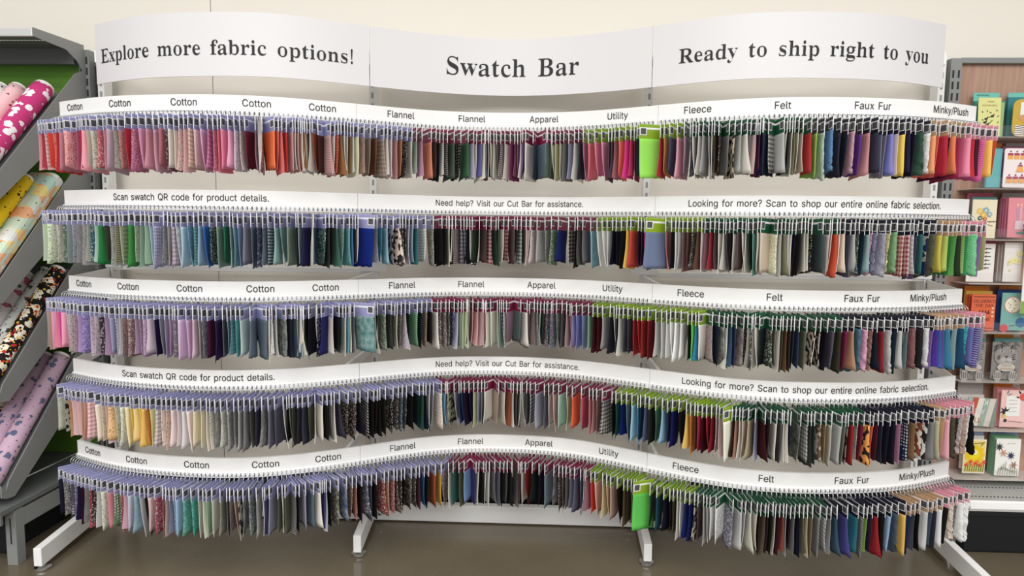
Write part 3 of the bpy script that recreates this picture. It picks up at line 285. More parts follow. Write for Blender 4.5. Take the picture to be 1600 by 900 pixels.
SERIF = {"!":[181,[[77,133,60,481,120,481,103,133],[90,-13,68,-2,62,14,60,36,62,59,67,74,90,85,112,74,118,59,120,36,118,14,112,-2]]],"B":[443,[[22,-2,23,19,49,26,71,35,80,45,85,61,87,82,87,368,80,411,56,430,22,437,21,457,220,459,295,453,346,432,375,398,385,351,379,312,361,281,330,258,283,247,340,234,378,209,399,174,407,132,402,92,388,58,364,31,340,16,311,5,277,-2,237,-4],[176,254,188,256,222,258,250,265,271,275,286,291,294,315,297,345,295,372,289,394,279,410,263,421,242,428,216,430,194,428,178,423,170,391],[222,28,251,31,275,39,293,51,304,70,311,96,313,128,310,161,301,187,285,205,263,217,233,225,198,227,176,229,170,66,182,35,199,30]]],"E":[442,[[20,-2,21,19,37,22,56,26,71,32,80,42,86,57,87,78,87,369,86,394,80,412,70,423,48,432,23,437,22,457,393,457,393,318,389,317,386,356,370,384,347,403,316,416,278,424,232,426,196,425,176,415,171,388,177,248,194,250,223,252,248,260,268,272,282,290,293,314,294,348,298,347,298,116,293,116,284,180,268,198,245,210,186,218,177,220,171,67,174,48,186,38,229,31,262,33,291,36,317,42,340,51,361,63,379,78,396,96,410,118,416,146,424,145,396,-2]]],"R":[473,[[21,-2,22,19,48,25,71,34,80,44,85,60,87,81,87,379,83,405,70,421,48,430,23,437,22,457,217,459,263,457,303,452,335,442,361,429,386,405,400,373,405,334,400,295,383,262,354,237,308,223,422,53,446,29,476,21,474,19,474,-2,344,-3,207,209,176,210,170,81,172,60,176,44,186,34,208,25,235,19,236,-2],[176,236,204,238,238,240,266,248,288,261,304,279,313,304,315,336,310,376,293,405,264,422,225,427,199,425,181,420,170,385]]],"S":[390,[[49,-13,49,160,57,160,64,115,81,79,103,52,130,34,161,22,197,19,223,21,246,28,265,39,279,53,288,70,291,89,283,115,263,137,231,156,168,187,133,207,106,228,86,250,73,274,64,302,62,332,63,358,69,383,78,405,89,424,104,440,121,453,140,462,162,468,185,470,227,465,279,452,289,450,301,448,321,453,326,469,333,468,333,317,328,316,326,342,316,363,303,383,289,400,272,414,254,425,235,434,215,439,194,441,170,439,149,433,132,424,118,411,110,397,108,380,113,358,129,339,183,306,247,276,310,236,322,221,332,206,339,189,347,133,345,105,339,79,329,56,315,35,297,18,276,4,251,-6,223,-12,192,-14,160,-12,129,-3,101,6,84,8,62,4,56,-14]]],"a":[344,[[255,-14,231,-9,218,8,202,33,162,7,130,-8,95,-13,76,-10,61,-3,49,9,39,24,34,42,32,63,36,92,48,118,70,139,94,154,123,167,160,181,207,192,211,241,207,264,195,280,175,289,148,292,109,287,94,274,103,258,111,231,109,213,102,199,91,190,77,187,63,190,53,200,47,216,45,236,48,260,59,281,69,293,83,303,99,311,118,317,139,321,162,322,203,319,234,310,255,295,269,273,278,245,281,210,281,63,286,42,304,38,318,45,320,27,299,3,278,-10],[151,37,180,44,209,65,203,167,147,148,117,121,106,84,111,57,126,42]]],"b":[361,[[49,-13,55,388,45,426,16,437,14,457,132,457,136,280,169,304,193,318,221,322,241,320,260,313,277,302,292,287,305,269,315,247,323,222,328,195,330,166,328,133,322,102,312,73,299,48,282,27,263,9,241,-4,218,-11,192,-14,166,-10,139,4,105,25,49,-15],[182,18,209,22,229,32,243,51,251,78,256,115,257,160,255,197,250,227,242,249,228,264,208,273,183,276,149,266,134,255,127,241,126,69,133,40,152,23]]],"c":[293,[[156,-14,133,-12,113,-4,93,7,76,23,61,43,48,66,39,92,33,120,31,150,34,182,40,211,51,239,65,263,82,283,102,300,124,313,149,320,175,323,202,321,225,313,243,301,256,285,263,267,266,245,264,227,258,212,249,203,237,200,220,206,211,223,208,250,209,262,209,271,198,288,169,293,138,287,116,268,104,235,100,187,103,143,112,107,127,78,148,58,174,46,204,42,231,46,256,57,271,75,276,61,250,27,222,4,190,-10]]],"d":[370,[[139,-14,120,-12,102,-5,85,7,70,23,57,42,46,65,38,90,33,118,31,147,33,181,38,211,47,239,58,263,72,284,88,300,106,313,125,320,145,322,172,318,194,305,225,281,235,401,231,417,219,427,183,437,182,457,313,457,307,76,315,43,329,36,346,29,347,9,324,5,292,2,257,-5,228,-12,224,38,193,9,169,-8],[171,32,191,35,210,44,225,59,234,77,235,241,228,255,213,266,175,277,151,274,132,264,119,248,111,224,107,192,106,153,107,115,111,84,119,60,131,44,149,35]]],"e":[301,[[154,-14,131,-12,110,-5,91,7,74,23,60,43,48,67,39,94,33,124,31,157,33,188,39,216,48,242,61,265,76,285,94,301,113,313,134,320,157,322,190,318,217,305,240,283,257,253,267,216,271,173,277,164,111,164,111,113,129,75,159,53,199,46,229,51,256,65,270,89,276,73,249,34,221,7,189,-9],[110,194,207,194,213,215,204,275,187,289,160,293,128,284,110,254,104,203]]],"f":[214,[[21,-2,22,18,46,25,60,36,64,73,58,275,22,275,22,312,58,312,64,353,68,387,77,415,93,438,114,455,141,465,174,469,198,467,217,460,232,449,243,434,249,418,251,400,249,379,243,364,235,355,225,351,202,362,198,375,196,391,204,422,207,428,209,432,200,438,180,439,157,437,143,428,136,390,142,312,197,312,197,275,142,275,136,65,139,41,150,28,170,22,193,18,193,-2]]],"g":[327,[[146,-144,107,-142,77,-136,54,-125,37,-110,29,-94,26,-74,30,-52,45,-35,74,-25,51,-13,39,7,35,30,39,55,51,77,64,90,83,102,107,110,74,124,51,148,38,177,34,212,36,233,41,252,49,270,61,285,75,298,92,309,112,316,134,321,157,322,182,321,206,316,231,308,311,306,311,266,263,267,270,250,277,227,280,204,278,184,274,166,266,149,256,134,243,122,229,112,212,105,193,100,172,99,157,99,140,100,106,91,93,82,90,72,105,58,140,53,175,53,256,44,272,37,284,27,293,15,299,0,302,-17,304,-37,300,-68,287,-95,266,-116,244,-129,216,-137,184,-143],[157,128,184,133,201,148,207,163,210,185,211,211,210,237,207,259,201,274,184,288,157,293,131,288,114,274,107,259,103,237,102,211,103,185,107,163,114,148,131,133],[161,-112,221,-107,260,-91,275,-66,270,-53,254,-45,206,-38,93,-38,69,-54,62,-72,69,-87,88,-100,108,-107,132,-111]]],"h":[381,[[24,-2,26,18,53,28,64,56,64,398,55,427,40,433,26,438,25,457,142,457,146,268,182,298,211,316,243,322,277,315,300,294,314,259,318,212,319,56,328,28,343,22,356,18,357,-2,208,-2,208,18,209,20,236,28,247,56,247,217,239,256,225,265,203,267,178,264,156,252,137,234,136,56,145,28,159,22,173,18,174,-2]]],"i":[198,[[101,358,85,362,73,374,65,391,62,412,65,434,73,451,86,463,101,467,116,463,128,451,137,434,139,412,137,391,128,374,116,362],[24,-2,26,18,53,28,64,56,64,252,54,283,28,292,27,312,142,312,137,56,146,28,172,18,174,-2]]],"l":[199,[[24,-2,26,18,53,28,64,56,64,397,57,427,42,433,27,437,26,457,142,457,137,56,146,28,172,18,174,-2]]],"m":[554,[[24,-2,26,18,53,28,64,56,64,253,55,282,40,288,26,292,25,312,140,312,145,266,181,298,208,316,237,322,272,316,296,296,319,263,356,296,385,316,418,322,451,315,473,294,487,259,492,212,492,56,501,28,515,22,529,18,530,-2,383,-2,385,18,398,23,412,28,422,56,422,217,414,256,400,265,377,267,354,264,333,253,314,236,313,56,321,28,336,23,349,18,350,-2,205,-2,207,18,220,23,234,28,244,56,244,217,236,256,222,265,199,267,175,264,154,252,136,234,135,56,143,29,157,23,170,18,171,-2]]],"n":[381,[[24,-2,26,18,53,28,64,56,64,253,55,282,40,288,26,292,25,312,142,312,146,269,182,299,210,316,243,322,277,315,300,294,314,259,318,212,319,56,328,28,343,22,356,18,357,-2,208,-2,208,18,209,20,236,28,247,56,247,217,239,256,225,265,203,267,178,264,156,252,137,234,136,56,145,28,159,22,173,18,174,-2]]],"o":[336,[[169,-14,142,-12,118,-4,97,8,78,25,61,45,48,68,39,95,33,123,31,154,33,185,39,214,48,241,61,264,77,284,97,301,118,313,142,320,168,322,194,320,217,313,239,301,258,285,274,265,287,242,297,215,303,186,305,154,303,122,297,93,287,67,274,43,258,23,239,7,218,-5,194,-12],[169,15,199,21,219,41,229,82,232,154,230,206,226,244,218,269,198,289,169,295,137,289,118,269,110,244,106,206,105,154,108,82,118,41,138,21]]],"p":[371,[[23,-141,25,-122,47,-114,61,-100,64,-64,64,243,55,281,28,293,25,312,137,312,142,264,174,297,200,316,231,323,251,321,269,313,286,301,300,285,313,266,324,243,332,217,336,190,338,160,336,128,331,98,323,71,313,46,299,26,284,9,267,-4,248,-12,227,-14,200,-9,177,6,146,31,136,-58,141,-97,161,-114,190,-121,191,-141],[195,32,219,35,237,45,250,61,258,85,263,116,265,154,263,192,259,222,252,246,240,262,222,271,198,274,174,270,153,256,137,234,136,69,151,49,171,36]]],"r":[287,[[24,-2,26,18,53,28,64,56,64,251,54,283,28,292,27,312,140,312,145,253,168,274,180,291,194,304,214,318,233,322,254,318,267,307,275,289,278,266,276,247,270,232,260,222,249,218,229,228,214,247,190,256,169,252,152,239,144,226,139,211,137,192,137,56,141,38,152,28,190,18,191,-2]]],"s":[288,[[151,-14,134,-12,114,-7,90,2,73,5,53,1,46,-12,42,-11,42,107,47,108,50,81,62,59,78,42,97,29,118,21,140,19,166,21,186,29,199,42,204,58,199,74,184,89,162,101,112,126,92,138,76,152,64,167,55,183,51,201,49,220,52,248,60,272,73,294,91,310,114,320,141,323,164,320,196,311,204,310,214,309,230,311,235,322,238,321,238,220,234,219,231,242,219,260,204,274,188,284,169,290,149,292,126,290,108,283,97,272,93,260,106,235,140,215,186,193,206,181,221,168,232,154,239,137,244,118,245,95,242,64,234,37,220,15,201,-1,178,-11]]],"t":[228,[[123,-13,102,-11,86,-4,75,8,67,24,62,46,60,71,54,277,26,277,30,301,97,372,134,427,138,426,138,312,202,312,202,277,138,277,132,82,139,52,151,46,168,44,188,48,205,58,209,77,214,67,195,31,175,6,152,-8]]],"u":[375,[[131,-14,106,-11,88,-1,75,15,65,37,60,64,58,97,58,247,49,281,34,287,19,292,17,312,136,312,130,74,142,48,157,42,177,40,200,43,221,52,239,67,240,247,230,281,214,287,196,292,195,312,318,312,312,70,323,41,352,31,354,11,330,7,297,3,262,-4,233,-12,230,39,208,23,195,10,180,0,165,-8,148,-13]]],"w":[435,[[128,-13,28,263,14,282,-2,292,-5,312,132,312,131,292,113,286,103,276,104,266,108,254,166,128,222,235,212,264,197,286,176,293,174,312,317,312,316,292,296,286,284,275,284,270,286,263,336,142,394,257,398,275,387,286,363,293,362,312,439,312,437,293,417,282,401,256,299,-13,295,-13,223,195,134,-13]]],"x":[319,[[11,-2,13,17,30,26,51,40,71,59,133,136,53,261,31,282,12,292,10,312,163,312,162,292,141,288,130,280,139,262,183,208,234,259,245,278,233,287,208,292,207,312,305,312,303,294,286,285,265,272,245,251,188,184,282,39,296,25,311,17,313,-2,161,-2,162,18,184,23,196,31,184,57,138,112,87,59,74,34,85,23,113,19,112,17,112,-2]]],"y":[300,[[52,-144,33,-140,18,-128,8,-108,5,-84,7,-66,13,-50,23,-39,35,-36,57,-46,61,-59,63,-76,62,-81,62,-87,69,-93,87,-95,106,-89,124,-72,140,-43,152,-5,47,249,35,273,22,284,4,291,1,312,156,312,155,292,129,287,117,274,118,268,122,258,185,120,242,242,248,261,249,273,236,287,210,292,209,312,294,312,292,292,281,287,267,278,248,241,151,-26,119,-98,104,-120,90,-134]]]}
_tri = {}
def glyph_tris(font, ch):
    """fill a glyph's outline loops with triangles"""
    k = (id(font), ch)
    if k not in _tri:
        loops = [[Vector((p[i]/1000.0, p[i+1]/1000.0)) for i in range(0, len(p), 2)] for p in font[ch][1]]
        pts = []; edges = []
        for l in loops:
            o = len(pts); pts += l; edges += [(o+i, o+(i+1) % len(l)) for i in range(len(l))]
        v, _, f, _, _, _ = delaunay_2d_cdt(pts, edges, [], 0, 1e-6)
        def inside(q):
            c = 0
            for l in loops:
                for i in range(len(l)):
                    a_, b_ = l[i-1], l[i]
                    if (a_.y > q.y) != (b_.y > q.y):
                        if q.x < (b_.x-a_.x)*(q.y-a_.y)/(b_.y-a_.y)+a_.x: c += 1 if b_.y > a_.y else -1
            return c != 0
        tr = [t_ for t_ in f if len(t_) == 3 and inside((v[t_[0]]+v[t_[1]]+v[t_[2]])/3)]
        _tri[k] = (v, tr)
    return _tri[k]
def text_width(font, txt, sp=0.28):
    return sum((font[c][0]/1000.0 if c != ' ' else sp) for c in txt)
def text_mesh(mb, font, txt, fn, size, xs=1.0, sp=0.28, center=True, mi=0):
    """fn(u, v) maps text plane metres to 3D"""
    w = text_width(font, txt, sp)*size*xs; x = -w/2 if center else 0.0
    for c in txt:
        if c == ' ': x += sp*size*xs; continue
        vs, tr = glyph_tris(font, c)
        P = [fn(x+q.x*size*xs, q.y*size) for q in vs]
        mb.add(P, [tuple(t) for t in tr], mi)
        x += font[c][0]/1000.0*size*xs

def text_words(parent, font, txt, fn, size, xs, m):
    """one mesh per printed word, children of the sign"""
    x = -text_width(font, txt)*size*xs/2
    for w in txt.split(' '):
        mb = MB(); x0 = x
        text_mesh(mb, font, w, lambda u, v: fn(x0+u, v), size, xs, center=False)
        mb.obj('lettering', m, parent)
        x += (text_width(font, w)+0.28)*size*xs

# ------------------------------------------------------------------ the room
YU = 3.128                     # plane of the rack uprights
YW = 3.228                     # wall face
mb = MB()
mb.box((-4.6, YW, 0), (-1.463, YW+0.08, 4.0)); mb.box((-1.459, YW, 0), (4.8, YW+0.08, 4.0)); mb.box((-1.47, YW+0.012, 0), (-1.45, YW+0.07, 4.0), 1)
structure(mb.obj('wall_back', [M_wall, M_slot]), 'cream wall of large panels with one dark seam')
structure(MB().box((-4.6, -5.0, -0.05), (4.8, YW+0.08, 0)).obj('floor', M_floor), 'polished brown grey concrete floor')
structure(MB().box((-1.9, YW-0.012, 0), (1.98, YW-0.001, 0.15)).obj('baseboard_back', M_black), 'black baseboard behind the swatch display')

# ------------------------------------------------------------------ curved plan of rails and header
def natspline(xk, yk, x):
    n = len(xk); h = np.diff(xk); A = np.eye(n); b = np.zeros(n)
    for i in range(1, n-1):
        A[i, i-1] = h[i-1]; A[i, i] = 2*(h[i-1]+h[i]); A[i, i+1] = h[i]
        b[i] = 6*((yk[i+1]-yk[i])/h[i]-(yk[i]-yk[i-1])/h[i-1])
    m = np.linalg.solve(A, b)
    i = np.clip(np.searchsorted(xk, x)-1, 0, n-2); t = x-xk[i]; hh = h[i]
    return yk[i]+t*((yk[i+1]-yk[i])/hh-hh*(2*m[i]+m[i+1])/6)+t*t*m[i]/2+t**3*(m[i+1]-m[i])/(6*hh)
class Plan:
    def __init__(s, k):
        xk, yk = np.array(k[0]), np.array(k[1])
        s.X = np.linspace(xk[0], xk[-1], 2001); s.Y = natspline(xk, yk, s.X)
        s.S = np.concatenate([[0], np.cumsum(np.hypot(np.diff(s.X), np.diff(s.Y)))]); s.L = float(s.S[-1])
    def at(s, d):
        x = float(np.interp(d, s.S, s.X)); y = float(np.interp(d, s.S, s.Y)); e = 0.004
        tx = float(np.interp(d+e, s.S, s.X)-np.interp(d-e, s.S, s.X)); ty = float(np.interp(d+e, s.S, s.Y)-np.interp(d-e, s.S, s.Y)); l = math.hypot(tx, ty)
        return x, y, ty/l, -tx/l           # point and outward normal
    def pt(s, d, off, z):
        x, y, nx, ny = s.at(d); return (x+nx*off, y+ny*off, z)
    def s_of_x(s, x): return float(np.interp(x, s.X, s.S))
    def sweep(s, mb, prof, d0, d1, z, n=60, mi=0, mis=None):
        """prof: closed loop of (outward offset, dz)"""
        k = len(prof); vs = []
        for i in range(n+1):
            d = d0+(d1-d0)*i/n
            vs += [s.pt(d, o, z+dz) for o, dz in prof]
        fs = []; ms = []
        o = len(mb.v)
        mb.v += vs
        for i in range(n):
            for j in range(k):
                mb.f.append((o+i*k+j, o+i*k+(j+1) % k, o+(i+1)*k+(j+1) % k, o+(i+1)*k+j)); mb.m.append(mis[j] if mis else mi)
        mb.f.append(tuple(o+j for j in range(k))[::-1]); mb.m.append(mi)
        mb.f.append(tuple(o+n*k+j for j in range(k))); mb.m.append(mi)
RAIL = Plan([[-1.7799, -1.57, -1.25, -0.93, -0.61, -0.3, 0.0, 0.3, 0.61, 0.93, 1.25, 1.57, 1.7799], [2.6075, 2.51, 2.443, 2.4614, 2.6012, 2.7605, 2.8051, 2.7605, 2.6012, 2.4614, 2.443, 2.51, 2.6075]])
HEAD = Plan([[-1.8099, -1.57, -1.25, -0.93, -0.61, -0.3, 0.0, 0.3, 0.61, 0.93, 1.25, 1.57, 1.8099], [2.8866, 2.7756, 2.7162, 2.7423, 2.9001, 3.0448, 3.102, 3.0448, 2.9001, 2.7423, 2.7162, 2.7756, 2.8866]])
RZ = [1.887, 1.5384, 1.1948, 0.8518, 0.5048]                 # top edges of the five sign strips
HZ0, HZ1 = (2.0128, 2.2662)
STRIP_H = 0.0525
PITCH = 0.0168          # spacing of the hooks
JOINTS = [1.2576, 2.5137]
HJOINTS = [1.2746, 2.5667]
WORDS = {1: [('Cotton', 0.1088), ('Cotton', 0.3588), ('Cotton', 0.6255), ('Cotton', 0.8907), ('Cotton', 1.1271), ('Flannel', 1.4364), ('Flannel', 1.7326), ('Apparel', 2.035), ('Utility', 2.3459), ('Fleece', 2.6649), ('Felt', 2.9612), ('Faux Fur', 3.2807), ('Minky/Plush', 3.6267)], 3: [('Cotton', 0.1089), ('Cotton', 0.3599), ('Cotton', 0.6224), ('Cotton', 0.888), ('Cotton', 1.1287), ('Flannel', 1.4386), ('Flannel', 1.7339), ('Apparel', 2.0354), ('Utility', 2.3435), ('Fleece', 2.6646), ('Felt', 2.9656), ('Faux Fur', 3.2853), ('Minky/Plush', 3.5797)], 5: [('Cotton', 0.1123), ('Cotton', 0.3631), ('Cotton', 0.6258), ('Cotton', 0.8908), ('Cotton', 1.1285), ('Flannel', 1.4384), ('Flannel', 1.735), ('Apparel', 2.0352), ('Utility', 2.3456), ('Fleece', 2.6703), ('Felt', 2.9682), ('Faux Fur', 3.29), ('Minky/Plush', 3.587)]}
SENTS = {2: [('Scan swatch QR code for product details.', 0.3075, 0.9279), ('Need help? Visit our Cut Bar for assistance.', 1.5808, 2.2098), ('Looking for more? Scan to shop our entire online fabric selection.', 2.642, 3.6055)], 4: [('Scan swatch QR code for product details.', 0.3122, 0.9338), ('Need help? Visit our Cut Bar for assistance.', 1.5811, 2.2086), ('Looking for more? Scan to shop our entire online fabric selection.', 2.6425, 3.6114)]}
HTXT = [('Explore more fabric options!', 0.041, 1.2096), ('Swatch Bar', 1.6131, 2.233), ('Ready to ship right to you', 2.6788, 3.7414)]

# ------------------------------------------------------------------ the rack frame
UX = (-1.94, -0.648, 0.632, 1.935)
rack = thing('display_rack_frame', 'white floor standing display frame of posts and feet against cream wall', 'display rack', (0.0, YU, 0.0))
for x in UX:
    mb = MB(); mb.box((x-0.015, YU-0.02, 0.02), (x+0.015, YU+0.04, 2.2))
    for z in np.arange(0.25, 2.15, 0.05): mb.box((x-0.005, YU-0.0215, z), (x+0.005, YU-0.0195, z+0.026), 1)
    mb.obj('upright', [M_white, mat('upright_slot', '9c9c9a', 0.7)], rack)
for i, x in enumerate(UX):
    yf = 2.47 if i in (0, 3) else 2.66
    xf = x+(0.07 if i == 0 else (-0.06 if i == 3 else (0.03 if i == 1 else -0.02)))
    mb = MB()
    P = [(0, YU+0.03, 0.035), (0, yf, 0.022), (0, yf, 0.098), (0, YU+0.03, 0.115)]
    f = lambda y: x+(xf-x)*(YU-y)/(YU-yf)
    mb.add([(f(q[1])+sx*0.017, q[1], q[2]) for sx in (-1, 1) for q in P], [(0,1,2,3)[::-1], (4,5,6,7), (0,1,5,4), (1,2,6,5), (2,3,7,6), (3,0,4,7)])
    leg = mb.obj('leg', M_white, rack, bevel=0.003)
    MB().lathe([(0.030, 0.0), (0.032, 0.005), (0.031, 0.011), (0.02, 0.013), (0.008, 0.015), (0.008, 0.024)], (xf, yf+0.028, 0.0)).obj('foot_pad', M_chrome, leg)
    mb = MB(); sx = 1 if x < 0 else -1
    if i in (1, 2):
        mb.prism([(x+sx*0.02, 3.0, 0.09), (x+sx*0.02, 3.0, -0.0), (x+sx*0.055, 3.0, 0.0), (x+sx*0.085, 3.0, 0.04), (x+sx*0.085, 3.0, 0.09)], (0, 0, 0.012), (0, 0.006, 0.012))
        mb.lathe([(0.011, 0), (0.011, 0.004), (0.005, 0.006)], (0, 0, 0), 10, 1)
        k = len(mb.v)-30
        mb.v[k:] = [(x+sx*0.045+q[0], 3.0-q[2], 0.045+q[1]) for q in mb.v[k:]]
        mb.obj('gusset', [M_white, M_chrome], leg)
for a, b in zip(UX[:-1], UX[1:]):
    MB().box((a+0.018, 3.01, 0.006), (b-0.018, 3.05, 0.088)).obj('kick_panel', M_white, rack, bevel=0.003)
    if a != UX[1]: MB().box((a+0.015, YU-0.015, RZ[2]-0.012), (b-0.015, YU+0.02, RZ[2]+0.012)).obj('crossbar', M_white, rack, bevel=0.002)
for r, z in enumerate(RZ):
    for i, x in enumerate(UX):
        mb = MB()
        if i in (1, 2):
            s_ = RAIL.s_of_x(x*0.985); q = RAIL.pt(s_, -0.008, z-0.022); mb.beam((x, YU-0.02, z-0.022), q, 0.012, 0.034)
        else:
            q = RAIL.pt(0.004 if i == 0 else RAIL.L-0.004, -0.006, z-0.026); mb.beam((x, YU-0.02, z-0.026), q, 0.004, 0.046)
        mb.obj('support_arm', M_white, rack)
        if r >= 2:
            mb = MB(); w = [(-0.02, 0.075), (0.02, 0.075), (0.062, 0.022), (0.062, 0.0), (-0.062, 0.0), (-0.062, 0.022)]
            if i == 0: w = [(-0.016, 0.075)]+w[1:4]+[(-0.016, 0.0)]
            if i == 3: w = [w[0], (0.016, 0.075), (0.016, 0.0)]+w[4:]
            mb.prism([(x+u, YU-0.026, z+v) for u, v in w][::-1], (0, 0, 0), (0, 0.004, 0))
            mb.obj('gusset_plate', M_white, rack)

# ------------------------------------------------------------------ header signs
he = [0.0, HJOINTS[0]-0.001, HJOINTS[0]+0.001, HJOINTS[1]-0.001, HJOINTS[1]+0.001, HEAD.L]
for k, (txt, a, b) in enumerate(HTXT):
    d0, d1 = he[2*k], he[2*k+1]
    sg = thing('header_sign', ('large curved white header board reading Explore more fabric options!', 'large curved white header board reading Swatch Bar', 'large curved white header board reading Ready to ship right to you')[k], 'sign', HEAD.pt((d0+d1)/2, -0.004, HZ0), 'curved header boards')
    mb = MB(); HEAD.sweep(mb, [(0, 0), (0.0, HZ1-HZ0), (-0.005, HZ1-HZ0), (-0.005, 0)], d0+0.0012, d1-0.0012, HZ0, 64)
    mb.obj('board', M_head, sg)
    mb = MB(); mid = (a+b)/2; size = {0: 0.126, 1: 0.172, 2: 0.126}[k]
    wn = text_width(SERIF, txt)*size
    zb = HZ0+(HZ1-HZ0)*(0.335, 0.335, 0.335)[k]
    text_words(sg, SERIF, txt, lambda u, v: HEAD.pt(mid+u, 0.0016, zb+v), size, (b-a)/wn, M_ink)
    mb = MB()
    for xx in ((UX[0]+0.03, UX[1]-0.01), (UX[1]+0.02, UX[2]-0.02), (UX[2]+0.01, UX[3]-0.03))[k]:
        q = HEAD.pt(HEAD.s_of_x(xx*0.965), -0.006, HZ0+0.12)
        if q[1] < YU-0.03: mb.beam((xx, YU-0.021, HZ0+0.12), q, 0.02, 0.05)
    if mb.v: mb.obj('mounting_arm', M_white, sg)

# ------------------------------------------------------------------ swatch rails: sign strip, lettering, peg strip, hooks
mb = MB()
arc = [(0.0, -0.064), (0.012, -0.0615), (0.024, -0.064), (0.0325, -0.071), (0.0345, -0.080), (0.030, -0.089), (0.021, -0.0925), (0.0125, -0.0885)]
mb.tube([(x, 0, z) for x, z in arc], 0.0017, 6)
HOOK = mb.mesh('hook', [M_hook], smooth=True)
re_ = [0.0, JOINTS[0], JOINTS[0], JOINTS[1], JOINTS[1], RAIL.L]
RNAME = ('top', 'second', 'third', 'fourth', 'bottom')
SAYS = (('five times Cotton', 'Flannel Flannel Apparel Utility', 'Fleece Felt Faux Fur Minky/Plush'), ('Scan swatch QR code', 'Need help? Visit our Cut Bar', 'Looking for more? Scan to shop'))
for r in range(5):
    z = RZ[r]
    for k in range(3):
        d0, d1 = re_[2*k]+0.0008, re_[2*k+1]-0.0008
        t = thing('swatch_rail', f'curved white rail reading {SAYS[r % 2][k]}, {RNAME[r]} of five', 'rail', RAIL.pt((d0+d1)/2, 0, z-0.075), 'curved swatch rails')
        mb = MB(); RAIL.sweep(mb, [(0, -STRIP_H), (0, 0), (-0.012, 0), (-0.012, -0.006), (-0.004, -0.008), (-0.004, -STRIP_H)], d0, d1, z, 60)
        mb.obj('sign_strip', M_sign, t)
        mb = MB(); RAIL.sweep(mb, [(0.006, -0.076), (0.006, -0.057), (-0.001, -0.053), (-0.012, -0.053), (-0.012, -0.076)], d0, d1, z, 60)
        hs = [0.01+PITCH*i for i in range(int((RAIL.L-0.02)/PITCH)+1)]
        hs = [h for h in hs if d0 <= h < d1]
        for h in hs:
            e = 0.0016
            mb.add([RAIL.pt(h-e, 0.0066, z-0.073), RAIL.pt(h+e, 0.0066, z-0.073), RAIL.pt(h+e, 0.0066, z-0.059), RAIL.pt(h-e, 0.0066, z-0.059)], [(0, 1, 2, 3)], 1)
        mb.obj('peg_strip', [M_white, M_slot], t)
        for h in hs:
            x, y, nx, ny = RAIL.at(h)
            o = bpy.data.objects.new('hook', HOOK); COL.objects.link(o); o.parent = t
            o.location = (x-t['_w'][0], y-t['_w'][1], z-t['_w'][2]); o.rotation_euler = (0, 0, math.atan2(ny, nx))
        zb = z-STRIP_H+0.0122
        if r % 2 == 0:
            for w, s_ in WORDS[r+1]:
                if d0 <= s_ < d1:
                    mb = MB(); text_mesh(mb, SANS, w, lambda u, v: RAIL.pt(s_+u, 0.0014, zb+v), 0.051, 0.93); mb.obj('lettering', M_ink, t)
        else:
            txt, a, b = SENTS[r+1][k]
            size = 0.049 if k != 1 else 0.048
            text_words(t, SANS, txt, lambda u, v: RAIL.pt((a+b)/2+u, 0.0014, zb+v), size, (b-a)/(text_width(SANS, txt)*size), M_ink)

# ------------------------------------------------------------------ fabric swatches
W2, CH, FB = 0.0525, 0.054, 0.196       # half width, header card height, bottom of the fabric
def fabric_geo(seed, fur=False):
    rn = random.Random(seed); nx_, nz = (6, 9) if not fur else (9, 16)
    a1 = rn.uniform(-0.012, 0.012); a2 = rn.uniform(-0.008, 0.008); a3 = rn.uniform(-0.5, 0.5); ph = rn.uniform(0, 6.28); tilt = rn.uniform(-0.012, 0.012); fl = rn.uniform(-0.02, 0.02)
    th = 0.0007 if not fur else 0.0035
    vs = []; fs = []
    for side in (1, -1):
        for j in range(nz+1):
            q = j/nz; z = -0.048-(FB-0.048)*q
            for i in range(nx_+1):
                u = i/nx_*2-1
                amp = q**1.3
                y = amp*(a1*(u*u-0.35)+a2*u+fl*q*0.35)+0.0022*math.sin(5*q+ph+u*1.7)*amp
                xx = u*W2*(1.0-0.03*math.sin(PI*q)+0.05*a3*q)
                zz = z+q*(tilt*u+0.002*math.sin(9*u+ph))
                if fur:
                    y += rn.uniform(-0.0022, 0.0022)*(0.3+amp); edge = abs(u) > 0.99
                    xx += rn.uniform(-0.002, 0.002)+(math.copysign(rn.uniform(0, 0.004), u) if edge else 0); zz += rn.uniform(-0.002, 0.002)-(rn.uniform(0, 0.006) if j == nz else 0)
                vs.append((xx, y+side*th*(1 if 0 < i < nx_ or not fur else 0.3), zz))
    n = (nx_+1)*(nz+1); g = lambda s_, j, i: s_*n+j*(nx_+1)+i
    for j in range(nz):
        for i in range(nx_):
            fs.append((g(0,j,i), g(0,j,i+1), g(0,j+1,i+1), g(0,j+1,i))); fs.append((g(1,j,i), g(1,j+1,i), g(1,j+1,i+1), g(1,j,i+1)))
    for j in range(nz):
        fs.append((g(0,j,0), g(0,j+1,0), g(1,j+1,0), g(1,j,0))); fs.append((g(0,j,nx_), g(1,j,nx_), g(1,j+1,nx_), g(0,j+1,nx_)))
    for i in range(nx_):
        fs.append((g(0,nz,i), g(0,nz,i+1), g(1,nz,i+1), g(1,nz,i))); fs.append((g(0,0,i), g(1,0,i), g(1,0,i+1), g(0,0,i+1)))
    return vs, fs
NV = 12
GEO = [fabric_geo(100+i) for i in range(NV)]
GEOU = [fabric_geo(300+i, True) for i in range(4)]
